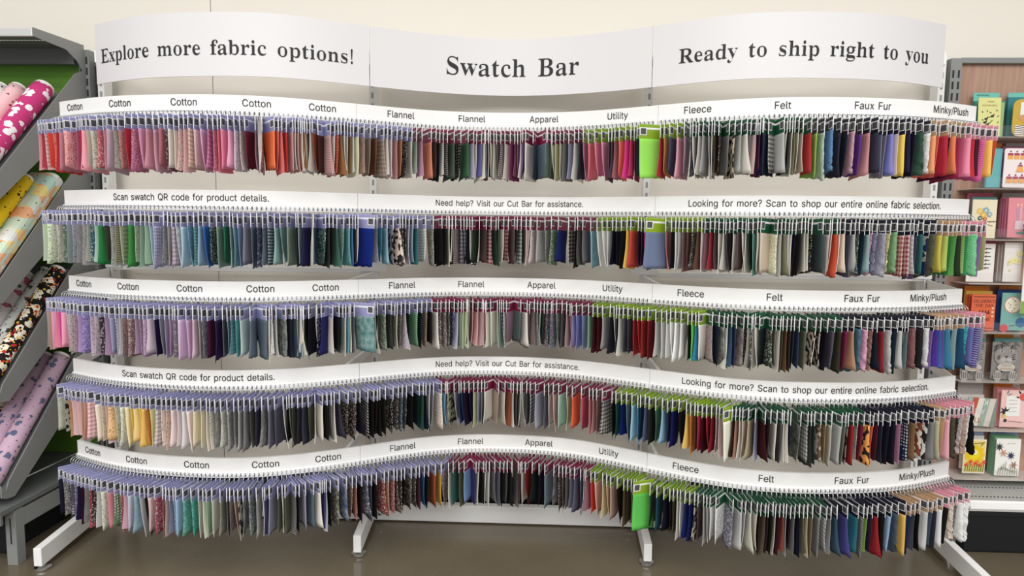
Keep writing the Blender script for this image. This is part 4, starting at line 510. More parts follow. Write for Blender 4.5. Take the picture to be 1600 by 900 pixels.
def card_geo():
    mb = MB(); w = W2+0.0005
    pr = [(-0.0009, -CH), (-0.0014, -0.004), (-0.0009, -0.0008), (0, 0), (0.0009, -0.0008), (0.0014, -0.004), (0.0009, -CH)]
    k = len(pr)
    vs = [(-w, y, z) for y, z in pr]+[(w, y, z) for y, z in pr]
    mb.add(vs, [(i, k+i, k+(i+1) % k, (i+1) % k) for i in range(k)], 0)
    mb.add(vs, [tuple(range(k)), tuple(range(k, 2*k))[::-1]], 1)
    for s_ in (-1, 1):
        y = s_*0.00155
        mb.add([(-w, y, -0.0195), (w, y, -0.0195), (w, y, -0.0125), (-w, y, -0.0125)], [(0, 1, 2, 3) if s_ < 0 else (3, 2, 1, 0)], 1)
    return mb
def patch_geo():
    mb = MB()
    for s_ in (-1, 1):
        for (x0, x1, z0, z1, y, mi) in ((0.020, 0.0505, -0.041, -0.0125, 0.0017, 0), (0.0235, 0.0475, -0.038, -0.0155, 0.0019, 1)):
            mb.add([(x0, s_*y, z0), (x1, s_*y, z0), (x1, s_*y, z1), (x0, s_*y, z1)], [(0, 1, 2, 3) if s_ < 0 else (3, 2, 1, 0)], mi)
    return mb
CARD, PATCH = card_geo(), patch_geo()
CARD_ME = {k: CARD.mesh('header_card', [m, M_cardwhite]) for k, m in M_card.items()}
PATCH_ME = PATCH.mesh('label_patch', [M_cardwhite, M_print])
FAB_ME = {}
def fab_me(v, pat):
    k = (v, pat)
    if k not in FAB_ME:
        vs, fs = GEOU[v] if pat == 'u' else GEO[v]
        me = bpy.data.meshes.new('fabric'); me.from_pydata(vs, [], fs); me.materials.append(cloth(pat)); me.polygons.foreach_set('use_smooth', [True]*len(fs)); me.update(); FAB_ME[k] = me
    return FAB_ME[k]
GAIN = 1.02
# one row of numbers per hanging swatch: distance along the rail in mm, header card colour (lavender, maroon, lime, green,
# black, tan, pink), dye as red green blue out of 15, pattern (plain, floral, dots, check, stripes, mottled, blotches, shaggy,
# white back out), then 1 = turned broadside, 2 = too narrow in view to be told apart
CARDS = 'LMGEKTP'
PATTERNS = ('', 'f', 'd', 'c', 's', 'm', 'a', 'u', 'w')
SWATCHES = {
    1: [(15,0,14,9,10,0,2), (33,0,11,3,4,0,2), (52,0,15,12,12,3,2), (74,0,14,3,1,0,2), (109,0,14,7,6,1,2), (133,0,12,1,2,0,2), (153,0,11,7,8,0,0), (184,0,14,9,9,1,0),
        (219,0,11,6,7,1,2), (246,0,11,5,7,0,2), (262,0,12,1,5,0,2), (277,0,14,9,10,0,0), (295,0,12,11,10,0,2), (313,0,11,11,10,1,0), (342,0,11,5,6,1,0), (366,0,13,9,10,0,2),
        (388,0,11,9,10,0,0), (409,0,10,10,9,1,2), (427,0,11,7,7,1,0), (453,0,12,0,3,0,2), (485,0,11,6,8,1,0), (510,0,12,8,10,0,0), (532,0,12,8,9,0,0), (558,0,12,9,10,0,0),
        (589,0,11,6,7,0,0), (605,0,6,3,4,1,2), (617,0,13,13,13,8,0), (631,0,14,13,12,0,2), (651,0,14,12,12,1,2), (671,0,14,11,11,0,2), (688,0,15,12,11,3,0), (706,0,13,11,11,0,0),
        (723,0,13,10,12,0,0), (744,0,14,8,11,3,0), (765,0,13,8,10,1,2), (783,0,14,7,8,0,2), (797,0,14,8,10,0,0), (818,0,15,10,12,0,0), (834,0,13,12,13,1,0), (850,0,13,12,12,1,2),
        (871,0,7,1,3,0,0), (893,0,9,7,8,0,2), (913,0,8,5,6,1,2), (931,0,14,6,0,0,0), (949,0,13,6,5,0,2), (960,0,13,6,6,0,2), (980,0,13,2,1,0,2), (999,0,11,8,8,0,0),
        (1009,0,13,13,13,8,2), (1018,0,12,9,9,0,2), (1028,0,13,13,13,8,2), (1037,0,8,5,2,0,2), (1052,0,8,4,2,0,2), (1065,0,12,9,9,0,2), (1075,0,13,13,13,8,2), (1084,0,5,4,4,0,2),
        (1094,0,13,13,13,8,2), (1104,0,9,4,2,0,2), (1120,0,4,2,2,0,0), (1131,0,12,9,9,4,0), (1145,0,13,13,13,8,2), (1156,0,12,4,2,2,2), (1172,0,9,6,3,0,2), (1186,0,13,13,13,8,2),
        (1198,0,12,12,12,8,2), (1208,0,8,6,3,0,2), (1217,0,13,13,13,8,2), (1231,0,13,13,11,0,2), (1256,0,11,9,8,5,2), (1288,0,9,8,7,0,2), (1311,0,7,4,2,0,0), (1334,0,10,9,8,3,0),
        (1352,0,13,13,13,8,2), (1370,0,13,12,12,0,2), (1394,0,12,9,9,0,2), (1413,0,12,8,4,4,2), (1432,0,3,3,3,1,2), (1454,0,11,11,11,8,2), (1479,1,9,10,9,0,2), (1501,1,11,8,10,0,2),
        (1536,1,12,7,5,0,0), (1556,1,4,3,3,0,2), (1576,1,2,2,2,0,2), (1594,1,13,13,13,8,2), (1612,1,3,3,3,4,2), (1635,1,4,5,4,0,0), (1664,1,2,2,2,2,2), (1699,1,3,6,4,0,0),
        (1719,1,10,10,11,0,2), (1733,1,13,13,13,8,2), (1753,1,6,6,10,0,2), (1768,1,13,13,13,8,2), (1785,1,5,3,3,0,2), (1799,1,13,13,13,8,2), (1810,1,7,8,8,0,2), (1827,1,13,13,13,8,2),
        (1841,1,13,13,13,8,2), (1855,1,7,6,6,0,2), (1877,1,6,5,5,4,2), (1896,1,13,13,13,8,2), (1913,1,8,3,6,0,2), (1932,1,8,4,6,0,2), (1941,1,8,5,8,0,2), (1960,1,13,13,13,8,2),
        (1969,1,6,4,8,0,2), (1983,1,13,13,13,8,0), (2008,1,3,4,5,0,2), (2028,1,6,7,8,0,0), (2054,1,5,6,5,0,2), (2077,1,5,6,5,0,2), (2095,1,13,13,13,8,2), (2112,1,11,11,8,0,2),
        (2130,1,12,12,11,0,2), (2145,1,7,7,7,0,2), (2169,1,9,9,11,0,2), (2199,1,13,13,13,8,2), (2211,1,4,4,5,0,2), (2228,2,11,7,9,0,2), (2255,2,14,7,8,0,0), (2286,2,13,7,9,0,0),
        (2315,2,13,8,10,0,0), (2340,2,6,4,5,0,2), (2357,2,5,4,5,0,2), (2373,2,10,6,7,0,2), (2393,2,15,7,5,0,2), (2419,2,15,1,10,0,2), (2435,2,13,3,6,0,2), (2448,2,8,2,4,0,2),
        (2467,2,2,2,6,0,2), (2512,2,8,13,2,0,1), (2554,2,11,1,3,0,2), (2573,2,12,8,3,0,2), (2595,2,4,4,6,0,0), (2620,2,13,9,10,0,0), (2641,3,10,8,9,0,0), (2666,3,5,6,7,1,2),
        (2681,3,13,13,13,8,2), (2690,3,4,4,4,0,2), (2700,3,13,13,13,8,2), (2712,3,9,9,9,0,0), (2729,3,10,10,10,0,2), (2739,3,13,13,13,8,2), (2748,3,5,4,3,0,2), (2758,3,4,3,3,1,2),
        (2773,3,7,7,7,0,0), (2789,3,12,11,9,6,0), (2809,3,10,10,10,0,0), (2825,3,13,13,13,8,0), (2837,3,7,7,7,0,2), (2853,3,13,11,11,0,2), (2870,3,6,2,4,0,2), (2886,3,1,1,3,0,2),
        (2899,3,1,1,3,0,2), (2915,3,2,3,4,0,0), (2928,3,3,3,3,3,0), (2941,3,11,11,11,0,0), (2953,3,13,13,13,8,2), (2964,3,3,3,3,0,2), (2973,3,13,13,13,8,2), (2983,3,7,7,5,0,2),
        (2993,3,12,12,11,0,2), (3007,3,12,11,10,0,2), (3029,3,11,2,2,0,0), (3052,4,8,11,3,0,0), (3077,4,11,12,11,7,0), (3101,4,5,8,11,7,0), (3126,4,3,3,4,0,0), (3149,4,1,2,3,0,0),
        (3174,4,12,9,10,7,0), (3200,4,6,3,9,0,0), (3222,4,12,8,8,0,0), (3244,4,3,3,4,0,0), (3268,4,8,8,10,0,2), (3286,4,8,8,9,0,2), (3304,4,8,8,13,0,0), (3318,4,13,12,12,0,2),
        (3338,4,14,12,1,0,0), (3364,4,2,2,4,0,0), (3383,4,2,1,3,0,2), (3409,4,3,5,4,7,0), (3434,4,13,13,13,7,0), (3454,5,14,9,5,0,0), (3477,5,14,6,5,0,2), (3504,5,11,0,3,0,0),
        (3517,5,4,1,3,0,2), (3534,5,14,7,3,0,0), (3560,5,9,1,4,0,0), (3588,5,13,5,8,0,2), (3610,6,14,8,10,0,0), (3630,6,13,1,3,0,2), (3654,6,5,2,3,0,2), (3693,6,14,5,10,4,0),
        (3727,6,15,11,2,0,0), (3758,6,13,4,1,0,2)],
    2: [(11,0,12,13,12,0,2), (30,0,11,13,9,0,2), (48,0,12,13,11,1,0), (80,0,11,11,10,1,2), (106,0,13,13,12,1,2), (131,0,9,9,8,1,2), (151,0,6,7,6,1,2), (171,0,8,9,9,0,2),
        (197,0,10,10,11,1,2), (235,0,9,9,9,5,2), (258,0,10,10,10,1,2), (276,0,11,11,10,4,2), (292,0,3,6,7,1,2), (313,0,11,13,12,0,2), (333,0,0,7,3,0,0), (353,0,4,4,3,0,2),
        (375,0,11,11,11,1,2), (399,0,7,7,4,4,2), (415,0,11,12,10,0,2), (433,0,9,10,7,3,2), (457,0,2,8,3,0,0), (474,0,10,11,9,1,2), (499,0,8,10,9,0,2), (517,0,10,12,10,0,2),
        (536,0,10,12,13,0,2), (553,0,10,10,12,2,0), (585,0,8,8,8,1,2), (599,0,10,10,10,0,2), (618,0,12,11,12,3,0), (636,0,12,12,12,1,2), (652,0,10,12,13,0,0), (670,0,6,9,11,1,2),
        (688,0,7,11,11,2,2), (705,0,9,11,12,0,0), (723,0,2,6,11,0,0), (746,0,2,4,4,1,0), (769,0,7,9,8,0,0), (788,0,0,7,5,0,0), (809,0,8,10,10,1,2), (825,0,7,10,11,0,2),
        (841,0,7,9,11,0,2), (860,0,8,8,9,0,0), (882,0,5,6,7,0,0), (902,0,4,4,7,1,2), (922,0,7,8,9,5,2), (945,0,2,4,5,2,0), (961,0,9,11,11,0,0), (978,0,7,10,10,5,2),
        (1005,0,8,9,8,0,0), (1026,0,1,3,4,0,2), (1042,0,9,10,10,0,2), (1059,0,2,2,5,0,0), (1088,0,3,5,6,0,2), (1110,0,2,5,5,1,0), (1124,0,3,3,3,0,2), (1138,0,2,2,2,0,2),
        (1152,0,4,7,6,0,2), (1177,0,7,10,9,1,2), (1196,0,5,9,9,0,0), (1211,0,4,8,11,0,2), (1223,0,2,2,3,0,2), (1233,0,13,13,13,8,2), (1265,0,0,2,7,0,1), (1303,0,9,9,10,1,2),
        (1329,0,2,9,11,5,2), (1349,0,8,11,12,5,0), (1373,0,9,9,10,6,2), (1398,0,13,12,11,6,0), (1414,0,4,3,3,1,2), (1431,0,4,3,3,1,2), (1444,0,12,12,13,1,2), (1458,0,9,10,11,0,2),
        (1475,0,0,7,7,0,2), (1509,0,12,12,12,2,0), (1550,0,7,7,6,1,0), (1583,1,1,1,1,0,0), (1604,1,2,2,2,0,2), (1621,1,13,13,13,8,2), (1633,1,2,2,1,0,2), (1645,1,13,13,13,8,2),
        (1654,1,2,2,1,0,2), (1666,1,13,13,13,8,2), (1680,1,6,4,5,4,2), (1701,1,3,3,4,3,2), (1718,1,5,5,6,3,2), (1736,1,1,1,2,0,2), (1747,1,13,13,13,8,2), (1756,1,2,3,2,0,0),
        (1767,1,13,13,13,8,2), (1777,1,4,3,3,0,0), (1799,1,8,1,3,3,2), (1827,1,2,4,3,0,2), (1841,1,3,4,3,0,2), (1856,1,13,13,13,8,2), (1872,1,8,1,2,3,2), (1900,1,5,4,4,0,0),
        (1914,1,3,3,2,0,2), (1934,1,3,4,4,3,2), (1951,1,4,5,4,0,2), (1965,1,11,11,11,1,2), (1985,1,13,11,11,0,2), (2008,1,12,11,11,1,0), (2037,1,10,10,10,0,0), (2069,1,9,9,9,1,2),
        (2099,1,5,7,5,1,0), (2132,1,1,2,6,0,0), (2174,1,4,1,1,3,2), (2201,1,2,2,2,0,2), (2216,1,5,5,5,0,2), (2240,1,6,6,6,0,0), (2270,1,8,11,12,5,0), (2299,2,14,14,14,0,2),
        (2330,2,14,14,14,0,2), (2350,2,15,15,15,0,2), (2370,2,1,1,2,0,2), (2386,2,1,1,2,0,2), (2411,2,1,1,2,0,2), (2438,2,15,12,1,0,2), (2454,2,12,3,2,0,0), (2475,2,2,1,3,0,2),
        (2491,2,5,2,4,0,2), (2501,2,14,1,8,0,2), (2514,2,1,1,2,0,2), (2549,2,6,7,9,0,1), (2583,2,12,7,7,0,2), (2609,2,1,1,2,0,2), (2630,2,15,15,15,0,2), (2644,2,11,11,11,0,2),
        (2656,2,8,6,6,0,2), (2669,2,7,4,4,0,2), (2685,2,4,4,3,1,2), (2709,2,6,4,3,0,2), (2725,2,13,12,12,0,2), (2738,3,8,5,6,0,2), (2752,3,10,2,3,0,2), (2767,3,5,4,4,0,2),
        (2780,3,13,13,13,8,2), (2792,3,13,13,13,8,2), (2803,3,5,5,5,0,2), (2819,3,2,1,2,0,2), (2835,3,11,11,11,8,2), (2848,3,5,4,4,0,0), (2858,3,13,13,13,8,2), (2867,3,13,13,13,8,2),
        (2877,3,1,3,2,0,2), (2892,3,6,10,9,0,2), (2908,3,13,13,13,8,2), (2923,3,12,11,10,0,0), (2943,3,13,13,11,1,0), (2954,3,11,11,11,0,2), (2964,3,7,7,5,0,0), (2976,3,13,13,13,0,2),
        (2986,3,13,13,13,8,2), (2998,3,1,1,3,0,2), (3021,3,2,2,2,0,0), (3033,3,13,13,13,8,2), (3042,3,13,13,13,8,2), (3056,3,2,2,2,1,2), (3082,3,3,4,4,0,0), (3109,3,11,11,11,0,0),
        (3122,3,13,11,10,0,2), (3134,3,12,4,1,0,0), (3145,3,14,13,12,0,2), (3158,4,13,12,11,0,0), (3175,4,4,4,5,0,2), (3190,4,10,10,10,0,0), (3208,4,4,5,4,1,2), (3228,4,1,3,4,0,2),
        (3242,4,8,10,10,0,0), (3253,4,13,10,11,7,2), (3268,4,8,8,10,7,2), (3296,4,9,9,10,7,0), (3321,4,15,13,9,7,2), (3342,4,7,10,7,7,0), (3365,4,10,3,3,3,0), (3382,4,8,1,1,3,0),
        (3399,4,13,13,13,3,2), (3419,4,5,4,6,0,2), (3439,4,2,6,6,0,0), (3459,4,2,3,6,6,2), (3483,4,5,5,4,7,0), (3513,5,12,11,1,0,0), (3541,5,10,11,4,0,0), (3561,5,2,8,3,0,2),
        (3580,5,5,10,4,0,2), (3596,5,2,3,2,0,0), (3615,6,9,11,5,4,2), (3642,6,1,9,5,0,2), (3678,6,6,12,8,7,0), (3715,6,9,6,11,0,2), (3741,6,11,11,7,2,2)],
    3: [(4,0,12,11,11,4,2), (18,0,11,9,8,0,2), (42,0,15,10,12,0,2), (65,0,15,8,10,0,2), (87,0,14,4,10,0,2), (109,0,15,9,11,0,0), (138,0,12,12,12,1,2), (158,0,12,11,11,1,2),
        (181,0,11,9,10,1,2), (207,0,11,9,12,0,2), (234,0,8,7,11,1,0), (270,0,12,11,12,1,2), (292,0,12,11,12,1,2), (316,0,4,3,4,1,2), (339,0,10,8,10,0,2), (354,0,9,9,11,0,0),
        (379,0,12,12,13,2,2), (398,0,12,12,12,0,2), (417,0,9,7,7,1,2), (438,0,8,6,6,1,0), (459,0,11,9,11,0,2), (477,0,10,8,10,1,2), (494,0,13,11,13,1,2), (514,0,12,11,12,0,0),
        (539,0,2,1,4,0,2), (557,0,8,8,9,0,2), (574,0,10,9,11,0,2), (593,0,11,9,11,0,2), (607,0,10,8,11,0,2), (617,0,7,7,7,1,2), (631,0,13,11,13,0,0), (652,0,12,10,12,0,0),
        (674,0,13,11,12,0,0), (695,0,10,10,10,0,2), (712,0,7,7,8,1,2), (732,0,4,1,3,0,0), (753,0,3,2,5,0,0), (773,0,6,6,7,0,2), (790,0,7,9,10,0,2), (808,0,6,9,10,3,2),
        (825,0,4,10,10,0,2), (841,0,11,12,12,0,0), (868,0,6,7,8,0,0), (892,0,5,6,7,0,0), (904,0,13,13,13,8,2), (914,0,12,12,12,1,2), (932,0,11,11,11,0,2), (959,0,3,4,4,5,0),
        (976,0,2,2,3,0,2), (990,0,3,4,5,0,2), (1005,0,8,9,9,0,2), (1017,0,13,13,13,8,2), (1026,0,5,7,8,0,2), (1036,0,13,13,13,8,2), (1045,0,13,13,13,8,2), (1055,0,2,2,2,0,2),
        (1071,0,1,1,2,0,0), (1108,0,2,2,4,1,2), (1124,0,2,2,6,0,0), (1135,0,13,13,13,8,2), (1154,0,1,1,2,0,2), (1168,0,5,6,6,0,2), (1178,0,13,13,13,8,2), (1190,0,6,10,11,0,2),
        (1202,0,14,14,12,0,2), (1214,0,6,6,7,0,2), (1259,0,2,7,7,5,1), (1297,0,13,13,13,8,2), (1310,0,1,3,2,0,2), (1339,0,6,7,6,1,0), (1361,0,3,3,3,0,0), (1374,0,5,5,4,0,2),
        (1390,0,11,11,10,8,2), (1410,0,6,6,5,1,2), (1426,0,12,11,12,1,2), (1443,0,1,3,2,0,2), (1471,0,2,8,4,4,0), (1497,0,1,2,3,0,2), (1521,0,7,5,3,5,2), (1541,0,2,2,2,0,2),
        (1562,1,13,13,13,8,0), (1577,1,6,5,5,1,2), (1601,1,7,6,6,1,2), (1622,1,5,5,4,1,2), (1640,1,4,4,7,1,2), (1655,1,12,12,13,0,2), (1667,1,8,9,8,0,2), (1679,1,12,13,11,0,2),
        (1694,1,11,12,9,0,2), (1709,1,13,13,13,8,2), (1720,1,4,4,4,4,2), (1735,1,12,9,9,0,2), (1747,1,13,10,10,0,2), (1761,1,11,9,9,0,2), (1779,1,15,9,10,4,2), (1793,1,11,10,10,0,2),
        (1808,1,7,5,5,0,2), (1822,1,13,13,12,0,2), (1839,1,12,12,11,0,0), (1862,1,13,13,13,8,2), (1873,1,8,10,9,0,2), (1882,1,3,5,6,3,2), (1893,1,13,13,13,8,2), (1907,1,9,7,8,0,2),
        (1933,1,5,6,6,0,0), (1956,1,13,13,13,8,0), (1967,1,6,5,5,0,2), (1990,1,7,6,6,0,2), (2008,1,9,9,9,1,2), (2026,1,10,11,10,0,2), (2037,1,2,4,4,0,2), (2052,1,8,5,6,1,2),
        (2067,1,8,6,7,0,2), (2085,1,2,4,4,1,2), (2106,1,6,7,8,1,2), (2130,1,5,6,6,5,2), (2151,1,5,5,5,0,2), (2170,1,11,9,9,0,2), (2185,1,10,6,7,0,2), (2200,1,9,9,12,0,2),
        (2219,1,8,8,12,0,2), (2246,1,8,9,12,0,2), (2270,1,9,12,9,0,2), (2293,2,4,1,2,0,2), (2317,2,5,0,1,0,2), (2340,2,9,9,9,0,0), (2368,2,2,2,3,0,2), (2388,2,12,12,12,8,2),
        (2399,2,3,3,4,0,2), (2413,2,12,12,12,8,2), (2430,2,5,5,6,0,2), (2449,2,4,4,5,0,2), (2467,2,11,0,1,0,2), (2489,2,11,0,1,0,2), (2509,2,8,1,1,0,0), (2532,2,7,0,1,0,0),
        (2557,2,12,12,12,0,2), (2582,2,13,13,13,0,2), (2606,2,14,14,14,0,2), (2621,2,15,15,15,0,2), (2637,2,14,14,14,0,0), (2658,2,13,13,13,0,0), (2684,2,2,2,1,0,2), (2702,2,5,13,4,0,2),
        (2715,2,1,8,11,0,2), (2728,2,13,13,13,8,0), (2739,3,9,8,8,1,0), (2757,3,1,2,3,0,0), (2776,3,5,5,4,5,0), (2791,3,13,13,12,0,2), (2805,3,3,5,7,0,2), (2822,3,3,4,6,0,2),
        (2844,3,6,5,5,5,0), (2872,3,4,4,4,1,0), (2894,3,9,9,8,0,2), (2909,3,13,13,13,8,2), (2919,3,13,13,13,8,2), (2932,3,1,2,2,0,0), (2941,3,3,4,3,1,0), (2953,3,7,7,6,0,2),
        (2963,3,13,13,13,8,2), (2973,3,4,4,3,0,2), (2989,3,7,5,2,0,2), (3005,3,4,3,3,0,2), (3015,3,2,3,4,0,2), (3032,3,3,4,6,0,2), (3052,3,6,6,5,0,0), (3083,3,13,12,11,6,0),
        (3102,3,2,2,2,6,2), (3123,3,1,1,2,0,0), (3143,3,5,5,6,0,0), (3164,3,3,3,2,0,0), (3186,4,7,1,4,0,0), (3211,4,11,8,6,0,0), (3234,4,4,7,8,7,0), (3254,4,13,9,11,7,0),
        (3272,4,8,6,5,7,2), (3293,4,1,2,3,0,0), (3316,4,8,1,2,0,0), (3340,4,11,11,11,7,0), (3363,4,1,2,3,0,0), (3380,4,11,11,11,0,0), (3392,4,3,1,2,5,2), (3410,4,6,8,8,0,2),
        (3432,4,8,5,5,7,0), (3458,4,2,2,2,7,0), (3482,4,12,12,12,7,0), (3509,4,8,6,10,0,2), (3526,5,5,3,10,0,2), (3540,5,4,6,11,0,2), (3555,5,7,5,10,0,2), (3574,5,2,7,9,0,0),
        (3596,5,1,2,3,0,2), (3622,5,9,11,11,0,2), (3646,5,1,4,6,0,0), (3675,6,1,10,11,7,2), (3716,6,6,6,10,0,0), (3750,6,3,2,8,4,0), (3767,6,10,10,11,4,2)],
    4: [(50,0,11,11,10,5,0), (91,0,10,10,9,6,2), (117,0,13,9,6,5,2), (142,0,13,11,11,0,2), (166,0,14,11,11,0,2), (192,0,12,10,9,0,2), (214,0,13,9,8,0,2), (238,0,14,11,11,3,0),
        (271,0,15,13,12,0,0), (299,0,13,12,10,1,2), (320,0,13,11,11,0,2), (338,0,14,11,7,1,0), (361,0,12,12,10,1,2), (386,0,13,13,12,1,0), (408,0,15,13,10,0,0), (427,0,15,12,1,0,2),
        (445,0,14,12,7,0,0), (464,0,15,13,2,0,2), (477,0,14,11,4,0,0), (489,0,13,8,1,2,2), (505,0,15,14,9,0,2), (533,0,13,12,12,3,0), (553,0,14,13,12,1,2), (568,0,13,11,10,1,2),
        (585,0,14,13,13,0,0), (607,0,14,13,13,0,2), (628,0,13,13,13,0,0), (647,0,14,13,13,0,0), (668,0,14,13,11,0,0), (693,0,13,13,11,0,2), (713,0,14,13,12,0,2), (726,0,13,13,12,2,2),
        (744,0,7,7,7,5,2), (763,0,12,12,11,1,0), (783,0,10,10,10,1,0), (804,0,8,8,8,1,2), (823,0,10,10,10,0,0), (846,0,8,8,8,5,0), (862,0,5,5,5,0,2), (881,0,3,3,4,0,0),
        (902,0,6,6,6,5,0), (927,0,7,7,8,0,0), (950,0,5,5,6,0,0), (976,0,13,13,13,8,2), (986,0,2,2,2,0,2), (997,0,4,4,3,4,2), (1012,0,4,4,4,0,2), (1035,0,3,3,3,0,2),
        (1052,0,3,3,4,0,0), (1068,0,5,5,4,0,2), (1077,0,13,13,13,8,2), (1087,0,13,13,13,8,0), (1103,0,1,1,1,0,2), (1121,0,4,4,3,4,2), (1133,0,13,13,13,8,2), (1152,0,3,3,4,0,0),
        (1183,0,3,2,1,1,0), (1213,0,3,2,1,1,0), (1238,0,1,1,2,0,2), (1266,0,2,2,2,2,0), (1286,0,1,1,1,0,2), (1299,0,2,1,1,0,2), (1315,0,1,1,1,0,2), (1339,0,2,2,1,0,2),
        (1367,0,2,1,1,1,0), (1391,0,4,3,3,1,2), (1408,0,3,5,6,1,2), (1431,0,4,4,5,1,2), (1456,0,1,1,1,0,2), (1482,0,1,2,2,0,2), (1497,0,2,5,4,0,2), (1514,0,1,2,3,0,2),
        (1535,0,13,13,13,8,2), (1553,0,9,9,10,0,2), (1580,0,13,12,11,1,0), (1599,1,6,10,12,0,2), (1614,1,6,6,7,1,2), (1647,1,10,10,8,6,0), (1674,1,10,10,11,0,2), (1695,1,2,3,6,0,2),
        (1710,1,2,4,6,0,2), (1725,1,2,1,3,0,2), (1746,1,2,1,4,0,2), (1767,1,12,12,9,0,2), (1784,1,10,10,12,0,2), (1799,1,7,7,7,0,2), (1816,1,8,7,7,8,0), (1845,1,10,9,8,0,2),
        (1866,1,13,13,13,8,2), (1888,1,8,4,2,0,2), (1903,1,13,13,13,8,2), (1923,1,5,5,5,0,2), (1940,1,2,2,2,4,2), (1955,1,13,13,13,8,2), (1975,1,11,11,11,0,2), (1999,1,4,4,4,0,2),
        (2019,1,3,3,4,3,2), (2043,1,9,9,10,0,0), (2076,1,6,6,7,0,2), (2094,1,2,2,2,8,2), (2119,1,13,10,10,0,2), (2146,1,10,12,11,0,0), (2177,1,11,12,10,0,2), (2208,1,14,5,0,0,0),
        (2251,1,11,4,6,0,0), (2282,1,12,8,8,0,2), (2299,1,12,8,8,0,2), (2320,1,8,6,6,0,2), (2352,1,3,3,3,3,0), (2384,1,1,1,1,0,2), (2404,2,0,5,5,0,2), (2434,2,0,2,7,0,2),
        (2454,2,5,6,7,0,2), (2473,2,9,12,13,0,0), (2494,2,2,9,12,0,2), (2507,2,0,3,5,0,2), (2531,2,5,6,8,0,2), (2548,2,2,2,2,0,0), (2569,2,4,7,5,0,2), (2596,2,8,11,13,0,0),
        (2618,2,1,3,5,0,2), (2642,2,1,1,5,0,0), (2663,2,1,1,2,0,2), (2687,2,15,12,4,0,2), (2705,2,13,8,1,0,2), (2725,2,6,3,1,0,2), (2738,2,11,1,4,0,2), (2750,2,4,0,1,0,2),
        (2763,2,10,0,2,0,2), (2778,2,9,0,2,0,2), (2795,2,11,10,10,1,2), (2812,2,13,11,11,0,2), (2837,2,13,13,12,0,1), (2855,3,4,3,2,0,2), (2865,3,10,7,6,0,2), (2876,3,13,13,13,8,2),
        (2888,3,12,11,10,0,2), (2906,3,10,9,7,0,0), (2920,3,8,8,10,0,2), (2934,3,4,1,1,0,0), (2952,3,4,3,3,0,2), (2970,3,13,13,13,8,0), (2982,3,4,4,4,0,0), (2992,3,13,13,13,8,2),
        (3002,3,13,13,13,8,2), (3021,3,1,2,4,0,2), (3052,3,3,4,3,5,0), (3071,3,5,5,5,3,0), (3081,3,3,3,3,0,2), (3094,3,2,3,3,0,2), (3116,3,6,5,4,6,0), (3135,3,9,7,4,0,2),
        (3153,3,11,11,10,4,0), (3184,3,10,10,10,0,0), (3200,3,7,7,6,0,2), (3213,3,8,8,8,6,2), (3229,3,9,0,1,0,0), (3248,3,10,10,9,1,2), (3266,3,7,1,3,0,0), (3282,4,14,9,2,6,0),
        (3301,4,14,6,2,0,2), (3317,4,5,1,3,0,2), (3339,4,3,3,4,0,2), (3360,4,1,1,2,0,0), (3378,4,1,1,2,0,0), (3400,4,11,7,9,0,2), (3433,4,1,2,4,2,0), (3461,4,7,5,3,0,0),
        (3486,4,7,3,1,6,0), (3513,4,13,13,13,6,2), (3539,4,7,7,7,0,0), (3560,5,10,10,8,0,0), (3588,5,12,9,6,0,2), (3615,6,13,9,10,0,0), (3639,6,4,4,3,7,0), (3663,6,3,3,2,7,2),
        (3689,6,11,10,10,7,2), (3708,6,11,9,8,7,2), (3727,6,13,13,13,7,2), (3747,6,1,1,1,7,0)],
    5: [(26,0,2,2,3,0,2), (54,0,7,7,7,1,2), (77,0,5,5,5,1,2), (104,0,5,5,6,2,2), (133,0,7,7,8,1,2), (154,0,2,1,4,0,2), (174,0,3,1,2,0,2), (200,0,8,8,8,5,2),
        (222,0,10,3,4,1,2), (239,0,4,2,2,1,2), (259,0,12,12,12,0,2), (282,0,12,12,11,1,0), (313,0,12,7,8,0,0), (342,0,5,7,5,2,0), (368,0,11,5,4,1,2), (388,0,13,10,11,0,2),
        (405,0,12,12,13,4,0), (429,0,8,10,11,5,0), (448,0,12,12,12,0,2), (464,0,2,2,2,0,2), (487,0,13,11,11,0,0), (516,0,9,4,5,1,0), (541,0,10,5,6,2,2), (554,0,11,10,9,0,2),
        (566,0,8,8,10,0,2), (579,0,9,11,12,1,2), (594,0,9,11,13,0,0), (621,0,5,10,9,1,0), (649,0,3,10,9,1,0), (673,0,12,12,11,0,2), (696,0,13,13,12,0,2), (707,0,9,11,9,0,2),
        (727,0,11,11,10,0,0), (749,0,9,9,8,5,0), (771,0,6,6,6,0,2), (787,0,8,7,7,1,2), (799,0,11,9,8,0,2), (817,0,4,4,4,6,2), (831,0,6,6,7,5,2), (850,0,6,7,7,1,0),
        (874,0,10,10,10,5,0), (901,0,12,12,13,8,2), (911,0,4,4,7,0,2), (924,0,8,8,9,0,0), (948,0,6,6,5,0,2), (965,0,13,10,10,8,2), (976,0,5,5,4,0,0), (987,0,4,4,4,4,2),
        (1000,0,2,2,2,0,2), (1020,0,9,9,10,4,0), (1047,0,5,6,7,0,0), (1067,0,10,10,10,8,0), (1079,0,2,2,2,0,2), (1088,0,3,3,7,0,2), (1100,0,10,10,11,0,2), (1114,0,1,1,1,0,2),
        (1140,0,5,5,4,1,0), (1172,0,2,4,7,5,0), (1201,0,8,6,5,1,2), (1219,0,11,7,6,1,2), (1237,0,2,1,1,0,2), (1255,0,5,5,6,1,0), (1273,0,4,4,5,0,2), (1297,0,1,1,1,0,2),
